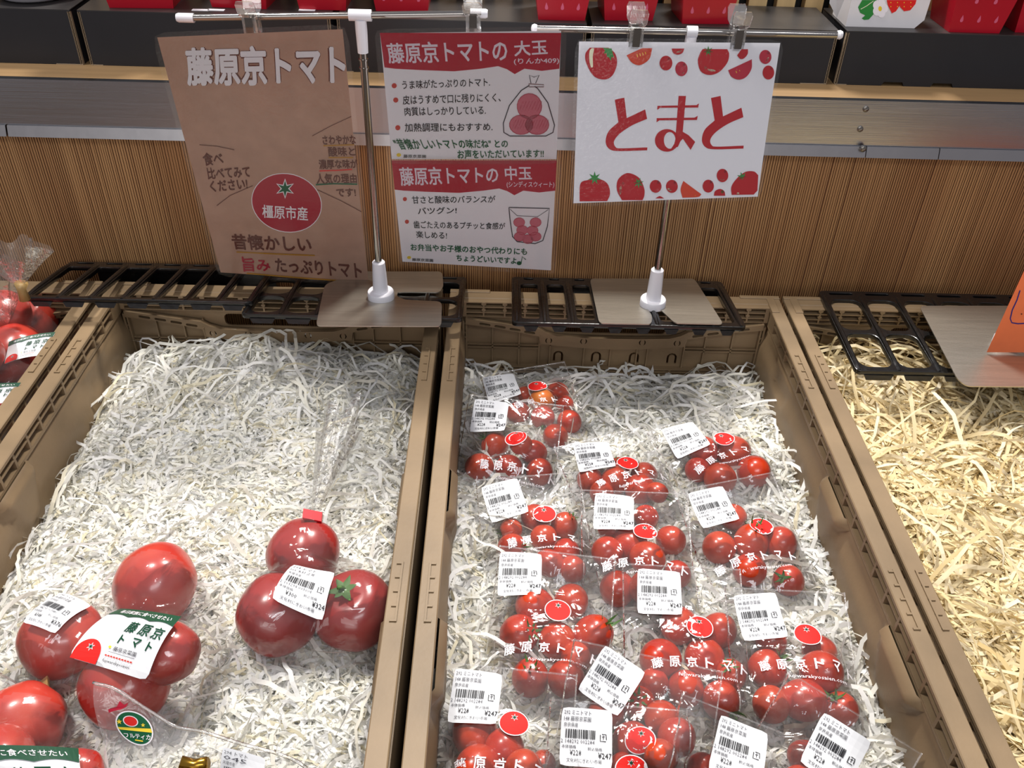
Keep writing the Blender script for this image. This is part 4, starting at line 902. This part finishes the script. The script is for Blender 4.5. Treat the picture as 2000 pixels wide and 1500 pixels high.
def pack(desc, T, E, Lb, toms, sd, tilt=14, side=0, wid=.106, emb=True, top=.026, dv=0, orange=(), kf='c', lw=.038, ink=True, rt=0):
    """T pixel of the lettering centre, E of the tomato emblem, Lb = (x, y, rotation) of the price label, toms = (x, y, r[, calyx dir]) in pixels"""
    pos = names9(toms); mine = []
    for i, q in enumerate(toms):
        c, r = place(q[0], q[1], q[2], kf); key = ('orange', 0) if i in orange else ('mini', (i*7+sd) % 3)
        cal = None; ax = None
        if len(q) > 3:
            dx, dy, dz = q[3]; ax = dx*CR-dy*CU*1.0+dz*(-CF); cal = CX[(i+sd) % 3]
        add_tomato(c, r, key, ('orange' if i in orange else 'red')+' mini tomato, '+pos[i]+' in '+desc, 'mini tomatoes in '+desc, ax, cal); mine.append(SPH[-1])
    tl, sdn = math.radians(tilt), math.radians(side)
    N = unit((math.sin(sdn), -math.sin(tl), math.cos(tl))); ctr = np.mean([c+N*r*.9 for c, r in mine], 0)
    W = lambda x, y: UN(x, y, ctr, N)
    Tw, Ew, Lw = W(*T), W(*E), W(*Lb[:2]); O = Tw; rr_ = math.radians(rt); X1 = W(T[0]+40*math.cos(rr_), T[1]+40*math.sin(rr_)); U = unit(X1-Tw); V = unit(np.cross(N, U))
    uv = lambda p: np.array([(p-O)@U, (p-O)@V])
    tm = [uv(c) for c, r in mine]; rm = max(r for c, r in mine)
    el, ll = uv(Ew), uv(Lw); um = .5*(min(p[0] for p in tm)+max(p[0] for p in tm)); um = .7*um+.3*(.5*(el[0]+ll[0]))
    v1 = ll[1]+top; v0 = min(p[1] for p in tm)-rm-.012+dv
    D = Drape(O, U, V, N, min(um-wid/2, ll[0]-.02), max(um+wid/2, el[0]+.018), v0, v1, kf, SPH, -.030, -.006, sd)
    base = ctr-N*.03; t = thing('tomato_pack', 'clear mini tomato pack with price label, '+desc, 'tomato pack', tuple(base), 'clear packs of mini tomatoes')
    D.film('bag_film', FILM, t); D.seams(t)
    if ink:
        k = .0345/88; a = Art(D.P, .0013, .00004)      # printed tomato and lettering on the film
        if emb:
            e = el; R_ = .0108; rot = 0.0
            a.ell(e[0], e[1], R_+.0007, R_*.92+.0007, 'white', rot, 26); a.ell(e[0], e[1], R_, R_*.92, 'redpaint', rot, 26)
            a.star(e[0], e[1]+.005, .0030, .0012, 6, 'white'); a.star(e[0], e[1]+.005, .0023, .0009, 6, 'dkgreen')
        if emb: a.build('tomato_emblem', t); a = Art(D.P, .0013, .00004)
        g = .0047
        for i, ch in enumerate('藤原京トマト'):
            x = (i-2)*.0142; y = -.0005*(x/.0142)**2; w = g*(.95 if i < 3 else .72)
            an = -.075*(i-2)+.02; cs, sn = math.cos(an), math.sin(an)
            R2 = lambda p, q: (x+p*cs-q*sn, y+p*sn+q*cs)
            a.text(ch, [R2(-w, g), R2(w, g), R2(w, -g), R2(-w, -g)], 'white', .028, res=1)
        a.text('fujiwarakyosaien.com', [(-.012, -.0095), (.036, -.012), (.0355, -.016), (-.0125, -.0135)], 'white', .0, res=1)
        a.build('film_lettering', t)
    lr = math.radians(Lb[2]-rt); sc = lw/100; cs, sn = math.cos(lr), math.sin(lr)
    # label frame: x to the right, y down the pack, turned clockwise by lr in the picture
    def lf(p, l):
        x, y = (p[:, 0]-50)*sc, -(p[:, 1]-54)*sc; X = x*cs+y*sn; Y = -x*sn+y*cs; u, v = ll[0]+X, ll[1]+Y
        hh = lf.h(u, v) if hasattr(lf, 'h') else 0*u
        return D.O+u[:, None]*D.U+v[:, None]*D.V+(hh+l)[:, None]*D.N
    gx, gy = np.meshgrid(np.linspace(0, 100, 9), np.linspace(0, 108, 9)); q = lf(np.stack([gx.ravel(), gy.ravel()], 1), 0)-D.O
    lf.h = D.stiff(np.stack([q@D.U, q@D.V], 1))
    vs, fs = label_base(lf, 100, 108); lab = mobj('price_label', vs, fs, LABELW, t)
    a = Art(lf); price_art(a, *MINI); a.build('label_print', lab)
    return D
UPR = (.3, -1, .4)
PACKS = [
 ('L1 back', dict(rt=-10, desc='back left corner of its crate', T=(1060, 786), E=(1050, 752), Lb=(980, 750, -8), tilt=6, toms=[(1024, 774, 19), (1090, 766, 20, (.8, .6, .5)), (1058, 783, 25), (1103, 790, 18, (.4, .9, .5)), (1012, 806, 22), (1060, 815, 24, (0, 1, .8)), (1112, 824, 24), (1085, 852, 24)], orange=(2,))),
 ('L2', dict(rt=7, desc='second from back, left column', T=(1000, 912), E=(1007, 864), Lb=(956, 806, 6), toms=[(1042, 884, 25), (966, 870, 27, (-.9, -.8, .2)), (1018, 868, 22), (936, 912, 27), (994, 914, 27), (1054, 922, 27)])),
 ('M1', dict(rt=-14, desc='back of middle column', T=(1222, 932), E=(1226, 904), Lb=(1161, 888, -2), tilt=8, toms=[(1152, 936, 26), (1208, 915, 22, (-.5, -.8, .4)), (1258, 928, 26), (1202, 938, 29), (1250, 955, 30), (1284, 962, 20, (.9, .5, .3)), (1175, 962, 24)])),
 ('R1', dict(rt=-20, desc='back of right column', T=(1410, 893), E=(1414, 856), Lb=(1340, 852, -14), tilt=8, toms=[(1374, 882, 29), (1432, 882, 32, (1, .3, .2)), (1362, 918, 25), (1406, 934, 31), (1472, 922, 33)])),
 ('L3', dict(rt=-5, desc='third from back, left column', T=(1058, 1055), E=(1064, 1000), Lb=(986, 970, -15), toms=[(1046, 1012, 27), (998, 1034, 23, (-1, .3, .2)), (1102, 1026, 26, (.7, -.8, .3)), (1000, 1068, 26, (1, -.1, .7)), (1062, 1050, 27), (1106, 1078, 27), (1072, 1100, 28), (1118, 1112, 27)])),
 ('M2', dict(rt=2, desc='second from back, middle column', T=(1245, 1108), E=(1260, 1040), Lb=(1200, 997, 7), toms=[(1195, 1030, 29), (1262, 1010, 24), (1230, 1064, 34), (1310, 1056, 30), (1186, 1078, 31), (1264, 1090, 33), (1322, 1122, 28), (1206, 1150, 35), (1262, 1148, 34)])),
 ('R2', dict(rt=-12, desc='second from back, right column', T=(1462, 1096), E=(1487, 1028), Lb=(1395, 985, -13), toms=[(1432, 1010, 26, (.8, .4, .4)), (1466, 1060, 34, (.2, -1, .4)), (1404, 1070, 33), (1524, 1060, 32), (1464, 1114, 33), (1540, 1134, 31, (-.7, -.4, .8))])),
 ('L4', dict(rt=7, desc='fourth from back, left column', T=(1062, 1268), E=(1090, 1190), Lb=(1016, 1115, 3), toms=[(1045, 1185, 38), (1116, 1174, 34), (1014, 1238, 38, (.8, -.4, .8)), (1158, 1240, 38, (.9, -.8, .4)), (1088, 1252, 37), (1125, 1285, 30, (.3, .9, .7)), (1036, 1324, 37, (0, -.9, .8)), (1106, 1326, 37)])),
 ('M3', dict(rt=3, desc='third from back, middle column', T=(1350, 1296), E=(1368, 1222), Lb=(1290, 1150, 5), toms=[(1326, 1222, 38), (1404, 1232, 35), (1290, 1288, 40), (1376, 1286, 40), (1428, 1318, 30, (-.3, -.8, .6)), (1338, 1346, 36), (1408, 1368, 38, (.5, .5, .8)), (1276, 1335, 30)])),
 ('R3', dict(rt=3, desc='third from back, right column', T=(1560, 1300), E=(1580, 1236), Lb=(1488, 1198, -4), toms=[(1506, 1252, 30), (1600, 1272, 32), (1498, 1306, 38, (1, -.9, .2)), (1604, 1312, 41), (1570, 1368, 41, (1, 0, .2)), (1642, 1386, 35, (-.5, -.9, .4)), (1506, 1376, 36)])),
 ('L5', dict(rt=6, desc='fifth from back, left column', T=(975, 1505), E=(1004, 1412), Lb=(928, 1357, 7), toms=[(928, 1432, 45, (.2, .7, .8)), (985, 1462, 40), (1060, 1492, 26), (932, 1500, 44), (1022, 1502, 38)])),
 ('M4', dict(rt=14, desc='fourth from back, middle column, label steeply tilted', T=(1225, 1510), E=(1250, 1450), Lb=(1194, 1326, 36), tilt=22, side=-8, wid=.12, toms=[(1184, 1392, 36, (0, .6, 1)), (1246, 1374, 34, (-.1, -.6, .9)), (1292, 1402, 34), (1322, 1440, 38), (1235, 1450, 40), (1290, 1478, 34)])),
 ('R4', dict(rt=22, desc='front right, label tilted clockwise', T=(1410, 1590), E=(1470, 1540), Lb=(1442, 1466, 22), tilt=26, toms=[(1372, 1500, 30), (1425, 1515, 30), (1480, 1530, 34)])),
 ('R5', dict(rt=34, desc='front right corner, standing up on edge', T=(1590, 1590), E=(1660, 1560), Lb=(1632, 1468, 34), tilt=34, side=-14, toms=[(1570, 1476, 30), (1606, 1520, 36), (1560, 1530, 34)], top=.033)),
 ('M5', dict(rt=5, desc='front of middle column, label corner folded over', T=(1190, 1590), E=(1230, 1505), Lb=(1146, 1440, 5), tilt=28, toms=[(1218, 1500, 30), (1150, 1530, 40), (1270, 1535, 36)])),
]
PD = {}
for i, (k, d) in enumerate(PACKS): PD[k] = pack(sd=i+1, **d)

# ------------------------------------------------------------------ bags of large tomatoes
def fan(t, neck, direction, ln, spread, seed, m=FAN, n=46, nl=10, name='gathered_film'):
    """ruffled film above the tie"""
    rg = np.random.default_rng(seed); D = unit(direction); A = unit(np.cross(D, (0.2, 1, .1))); B = np.cross(A, D); V = []
    ph = rg.uniform(0, 6.28, 4)
    for i in range(nl):
        u = i/(nl-1)
        for j in range(n):
            w = 2*PI*j/n; r = .0035+spread*u**.8*(1+.2*math.sin(5*w+ph[0])*u+.15*math.sin(9*w+ph[1])*u+.09*math.sin(17*w+ph[2]))
            V.append(np.array(neck)+D*(ln*u*(1+.12*math.sin(4*w+ph[3])*u+.07*math.sin(9*w)))+A*r*math.cos(w)+B*r*math.sin(w)*.55)
    return mobj(name, V, [(i*n+j, i*n+(j+1) % n, (i+1)*n+(j+1) % n, (i+1)*n+j) for i in range(nl-1) for j in range(n)], m, t, smooth=True)
def bag(desc, kf, toms, neck, sd, outline, tilt=10, tape=None, fn=None, group='tied bags of large tomatoes', who='', eb=-.055):
    mine = []; pos = names9(toms)
    for i, q in enumerate(toms):
        c, r = place(q[0], q[1], q[2], kf, tol=.82)
        ax = None; cal = None
        if len(q) > 3: dx, dy, dz = q[3]; ax = dx*CR-dy*CU+dz*(-CF); cal = CXB if len(q) > 4 and q[4] else None
        else: ax = (random.uniform(-1, 1), .3, -1)
        add_tomato(c, r*1.03, ('dark', 0) if 'red-taped' in who else ('big', (i+sd) % 2), ('large deep red tomato, ' if 'red-taped' in who else 'large red tomato, ')+pos[i]+' in the '+who, 'large tomatoes in the '+who, ax, cal, 'large_tomato'); mine.append(SPH[-1])
    tl = math.radians(tilt); N = unit((0, -math.sin(tl), math.cos(tl))); ctr = np.mean([c+N*r*.75 for c, r in mine], 0)
    W = lambda x, y: UN(x, y, ctr, N); V = unit(np.cross(N, (1, 0, 0))); U = np.cross(V, N); O = ctr
    V = V if V[1] > 0 else -V; U = np.cross(V, N)
    uv = lambda x, y: ((W(x, y)-O)@U, (W(x, y)-O)@V)
    pl_ = [uv(*p) for p in bez(outline, 5)]
    def inside(a, b):
        c = False
        for i in range(len(pl_)):
            (x1, y1), (x2, y2) = pl_[i-1], pl_[i]
            if (y1 > b) != (y2 > b) and a < (x2-x1)*(b-y1)/(y2-y1)+x1: c = not c
        return c
    us = [p[0] for p in pl_]; vs = [p[1] for p in pl_]
    D = Drape(O, U, V, N, min(us)-.003, max(us)+.003, min(vs)-.003, max(vs)+.003, kf, SPH, eb, eb, sd+40, inside, 1.5, .0026)
    t = thing('tomato_bag', desc, 'tomato bag', tuple(ctr-N*.04), group)
    D.film('bag_film', FILM, t)
    if tape: 
        x0, y0, x1, y1, w, m, nm = tape; f = lambda p, l: D.P(np.array([uv(*q) for q in p]), l)
        P0, P1 = f([(x0, y0)], .003)[0], f([(x1, y1)], .003)[0]; ax_ = unit(P1-P0); up = unit(np.cross(N, ax_))*w/2; th = N*.0022
        mobj(nm, [P0-up-th, P1-up-th, P1+up-th, P0+up-th, P0-up+th, P1-up+th, P1+up+th, P0+up+th], [(0, 3, 2, 1), (4, 5, 6, 7), (0, 1, 5, 4), (1, 2, 6, 5), (2, 3, 7, 6), (3, 0, 4, 7)], m, t)
    if fn:
        nx, ny, dr, ln, sp = fn; nk = D.P(np.array([uv(nx, ny)]), .004)[0]; fan(t, nk, dr, ln, sp, sd)
    return t, D, uv
def bag_(w, *a, **k): return bag(*a, who=w, **k)
def quadmap(D, uv, q, w, h, lift=.0008):
    q = [np.array(uv(*p)) for p in q]
    def g(p): a, b = p[:, :1]/w, p[:, 1:]/h; return q[0]*(1-a)*(1-b)+q[1]*a*(1-b)+q[2]*a*b+q[3]*(1-a)*b
    gx, gy = np.meshgrid(np.linspace(0, w, 11), np.linspace(0, h, 11)); hf = D.stiff(g(np.stack([gx.ravel(), gy.ravel()], 1)))
    def f(p, l):
        r = g(p); u, v = r[:, 0], r[:, 1]; return D.O+u[:, None]*D.U+v[:, None]*D.V+(hf(u, v)+l)[:, None]*D.N
    return f
def flatmap(q, z, w, h):
    q = [UZ(x, y, z-.012*(i > 1)) for i, (x, y) in enumerate(q)]; n = np.array([0, -.3, .95])
    def f(p, l):
        a, b = p[:, :1]/w, p[:, 1:]/h; return q[0]*(1-a)*(1-b)+q[1]*a*(1-b)+q[2]*a*b+q[3]*(1-a)*b+n*(l+.003*np.sin(a*3.1))
    return f
REDT = mat('red tape', (206, 24, 38), .4); GOLDT = mat('tan tape', (176, 144, 92), .35, noise=.1); GREENL = mat('green label band', (22, 74, 50), .5)
# three-tomato bag
t, D, uv = bag_('red-taped bag', 'bag of three large tomatoes tied with red tape', 'b', [(592, 1083, 72), (543, 1200, 80), (692, 1192, 80, (-.15, -.75, .75), 1)], None, 3,
    [(606, 992), (640, 1030), (690, 1080), (755, 1120), (775, 1190), (755, 1250), (690, 1275), (560, 1275), (490, 1260), (464, 1210), (475, 1150), (510, 1100), (520, 1050), (560, 1015), (596, 992)], 12, (589, 993, 624, 992, .0095, REDT, 'red_tape'), (609, 985, (.08, 1, .14), .11, .03))
lf = quadmap(D, uv, [(574, 1103), (657, 1125), (632, 1217), (540, 1195)], 100, 108); vs, fs = label_base(lf, 100, 108); lab = mobj('price_label', vs, fs, LABELW, t); a = Art(lf)
price_art(a, ['294 トマト', '103 木村 正男', '天理市産'], '2 103294 003004', '¥300', '¥324'); a.build('label_print', lab)
def farm_label(lf, t, full=True):
    vs, fs = label_base(lf, 100, 80, n=12); lab = mobj('farm_label', vs, fs, LABELW, t); a = Art(lf, .0006, .00003)
    band = [(0, 0)]+[(100*i/16, 0) for i in range(1, 17)]+[(100, 16)]+[(100-100*i/16, 16+(3.5*abs(math.sin(i*PI/5.3)))) for i in range(1, 16)]+[(0, 17)]
    n = 24; P = [(100*i/n, 0) for i in range(n+1)]+[(100*i/n, 17-3*abs(math.sin(i*PI/8))) for i in range(n+1)]; a.put(P, [(i, i+1, n+2+i, n+1+i) for i in range(n)], GREENL)
    a.text('毎日家族に食べさせたい', box4(12, 4, 92, 11), 'white', .012)
    a.text('藤', box4(46, 22, 60, 38), 'dkgreen', .02); a.text('原', box4(64, 22, 78, 38), 'dkgreen', .02); a.text('京', box4(82, 22, 96, 38), 'dkgreen', .02)
    a.text('ト', box4(48, 42, 55, 53), 'dkgreen', .03); a.text('マ', box4(65, 42, 76, 53), 'dkgreen', .03); a.text('ト', box4(85, 42, 92, 53), 'dkgreen', .03)
    a.poly([(2, 80)]+[(19+17*math.cos(w), 72+17*math.sin(w)) for w in np.linspace(PI, 2*PI, 16)]+[(36, 80)], 'redpaint')
    a.star(20, 64, 5, 2, 6, 'white'); a.star(20, 64, 3.8, 1.4, 6, 'dkgreen')
    a.ell(43, 59, 2, 1.4, 'gold', n=12); a.text('藤原京菜園', box4(48, 57, 78, 62), 'grey', .01, res=1)
    a.line([(44, 64), (78, 64)], .4, 'grey'); a.text('fujiwarakyosaien', box4(42, 72, 76, 76), 'black', .0, res=1)
    [a.line([(42+3.6*i, 68.3), (44.6+3.6*i, 68.3)], 1.6, 'dirtyred') for i in range(10)]
    a.build('label_print', lab)
t, D, uv = bag_('tan-taped bag with farm label', 'bag of four large tomatoes with a green-banded farm label', 'b', [(118, 1247, 78), (303, 1142, 82), (245, 1335, 85), (330, 1275, 60)], None, 4,
    [(30, 1330), (-25, 1290), (20, 1215), (90, 1140), (170, 1120), (240, 1080), (310, 1058), (395, 1105), (425, 1180), (418, 1290), (365, 1395), (300, 1420), (215, 1415), (160, 1370), (110, 1345)], 10, (12, 1325, 68, 1308, .016, GOLDT, 'tan_tape'), (30, 1322, (-.9, .1, .3), .09, .03), eb=-.05)
farm_label(quadmap(D, uv, [(220, 1162), (374, 1243), (304, 1357), (135, 1285)], 100, 80), t)
lf = quadmap(D, uv, [(112, 1140), (169, 1166), (105, 1235), (40, 1212)], 100, 108); vs, fs = label_base(lf, 100, 108); lab = mobj('price_label', vs, fs, LABELW, t); a = Art(lf); price_art(a, ['293 トマト', '148 藤原京菜園', '奈良県産'], '2 148293 003481', '¥348', '¥376'); a.build('label_print', lab)
t, D, uv = bag_('bottom left bag', 'bag of large tomatoes in the bottom left corner', 'b', [(45, 1412, 78), (-10, 1500, 80), (155, 1510, 46)], None, 5,
    [(20, 1350), (90, 1350), (140, 1400), (180, 1470), (190, 1560), (60, 1620), (-60, 1560), (-60, 1400)], 14, None, None, eb=-.05)
farm_label(quadmap(D, uv, [(-60, 1500), (148, 1457), (165, 1600), (-30, 1640)], 100, 80), t)
# front flap bag with the oval seal
def flap_bag():
    n = unit((.05, -.72, .69)); q = UZ(330, 1480, -.02); W = lambda x, y, l=0: UN(x, y, q, n)+n*(l+.003*math.sin(x*.021)*math.cos(y*.03))
    t = thing('tomato_bag', 'slack clear bag with a green oval seal, standing at the front', 'tomato bag', tuple(W(360, 1500)-np.array([0, 0, .04])), 'tied bags of large tomatoes')
    out = bez([(184, 1332, 1), (232, 1345), (300, 1392), (345, 1418), (400, 1428), (480, 1456), (600, 1500), (640, 1600, 1), (240, 1620, 1), (200, 1450), (186, 1380)], 6)
    cxy = (350, 1500); rings = 8; V = []; m_ = len(out)
    for k in range(rings+1):
        for x, y in out: V.append(W(cxy[0]+(x-cxy[0])*k/rings, cxy[1]+(y-cxy[1])*k/rings))
    mobj('bag_film', V, [(k*m_+j, k*m_+(j+1) % m_, (k+1)*m_+(j+1) % m_, (k+1)*m_+j) for k in range(rings) for j in range(m_)], FLAPM, t, smooth=True)
    m = MB(); m.tube([W(*p, .001) for p in out[:int(m_*.62)]], .0012, 8); m.build('folded_edge', FLAPM, t, True)
    f = lambda P, l: np.array([W(p[0], p[1], l) for p in P]); a = Art(f, .0012, .00006)
    a.poly([(215, 1383), (232, 1378), (238, 1366), (246, 1374), (254, 1370), (250, 1378), (240, 1383), (226, 1386), (216, 1390)], 'crimson')
    a.ell(264, 1421, 41, 30, 'white', .72, 36); a.ell(264, 1421, 38, 27.5, 'leaf', .72, 36)
    a.ell(264, 1421, 38, 27.5, INK['green'], .72, 36); a.poly([(230, 1419), (296, 1422), (299, 1430), (234, 1424)], 'gold')
    a.ell(257, 1407, 15, 11, 'white', .3, 20); a.ell(257, 1407, 13, 9.5, 'redpaint', .3, 20); a.star(235, 1408, 6, 2.5, 5, 'gold'); a.star(281, 1415, 4.5, 2, 5, 'gold')
    a.text('フルティカ', [(241, 1431), (296, 1434), (294, 1445), (246, 1440)], 'white', .02); a.line([(264, 1445), (280, 1447)], 2.5, 'gold')
    a.build('oval_seal', t)
    q4 = [(437, 1456), (520, 1482), (500, 1572), (425, 1550)]; q4 = [np.array(p, float) for p in q4]
    def lf(p, l): u, v = p[:, :1]/100, p[:, 1:]/108; return f(q4[0]*(1-u)*(1-v)+q4[1]*u*(1-v)+q4[2]*u*v+q4[3]*(1-u)*v, l+.002)
    vs, fs = label_base(lf, 100, 108); lab = mobj('price_label', vs, fs, LABELW, t); a = Art(lf); price_art(a, ['294 トマト', '045', '天理市産'], '2 045294 003004', '¥300', '¥324'); a.build('label_print', lab)
    p = W(385, 1490, .004); m = MB(); m.tube([p+np.array([-.009, 0, .004]), p, p+np.array([.009, 0, .003])], .0045, 12); m.build('gold_tie', mat('gold foil', (170, 130, 50), .2, 1), t, True)
flap_bag()
# left crate bags
t, D, uv = bag_('farthest bag of left edge crate', 'farthest bag of large tomatoes in the left edge crate', 'a', [(58, 628, 56), (8, 615, 50)], None, 6, [(40, 575), (80, 588), (125, 640), (138, 700), (60, 720), (-60, 700), (-60, 620), (10, 580)], 20, None, None, eb=-.045)
nk = UY(42, 566, .82); m = MB(); m.tube([nk+np.array([0, 0, -.012]), nk, nk+np.array([.002, 0, .008])], [.006, .0045, .007], 10); m.build('tie_tape', GOLDT, t, True)
fan(t, nk+np.array([0, 0, .006]), (-.02, .1, 1), .045, .036, 11)
farm_label(flatmap([(18, 668), (109, 649), (82, 694), (8, 712)], .002, 100, 80), t)
t, D, uv = bag_('middle bag of left edge crate', 'middle bag of large tomatoes in the left edge crate', 'a', [(28, 690, 60), (-40, 700, 50)], None, 7, [(0, 630), (50, 645), (95, 700), (110, 760), (40, 800), (-70, 780), (-70, 680)], 18, None, None, eb=-.045)
nk = UZ(12, 632, .0); fan(t, nk, (-.15, .35, 1), .05, .028, 12)
m = MB(); m.tube([nk+np.array([-.006, 0, -.010]), nk+np.array([.006, 0, -.008]), nk+np.array([.03, -.004, -.012])], [.003, .006, .003], 8); m.build('tie_tape', GOLDT, t, True)
farm_label(flatmap([(-80, 762), (42, 748), (13, 786), (-80, 812)], .002, 100, 80), t)
t, D, uv = bag_('nearest bag of left edge crate', 'nearest bag of large tomatoes in the left edge crate', 'a', [(-22, 800, 46), (-60, 900, 50)], None, 8, [(-30, 745), (25, 762), (40, 820), (10, 900), (-70, 960), (-110, 900), (-110, 780)], 16, None, None, eb=-.045)
tag(MB().box(-.85, -.49, .32, .885, -.19, -.064).build('bedding_pad', mat('crate liner', (70, 52, 44), .8)), 'dark liner pad under the bags in the left edge crate', 'liner')
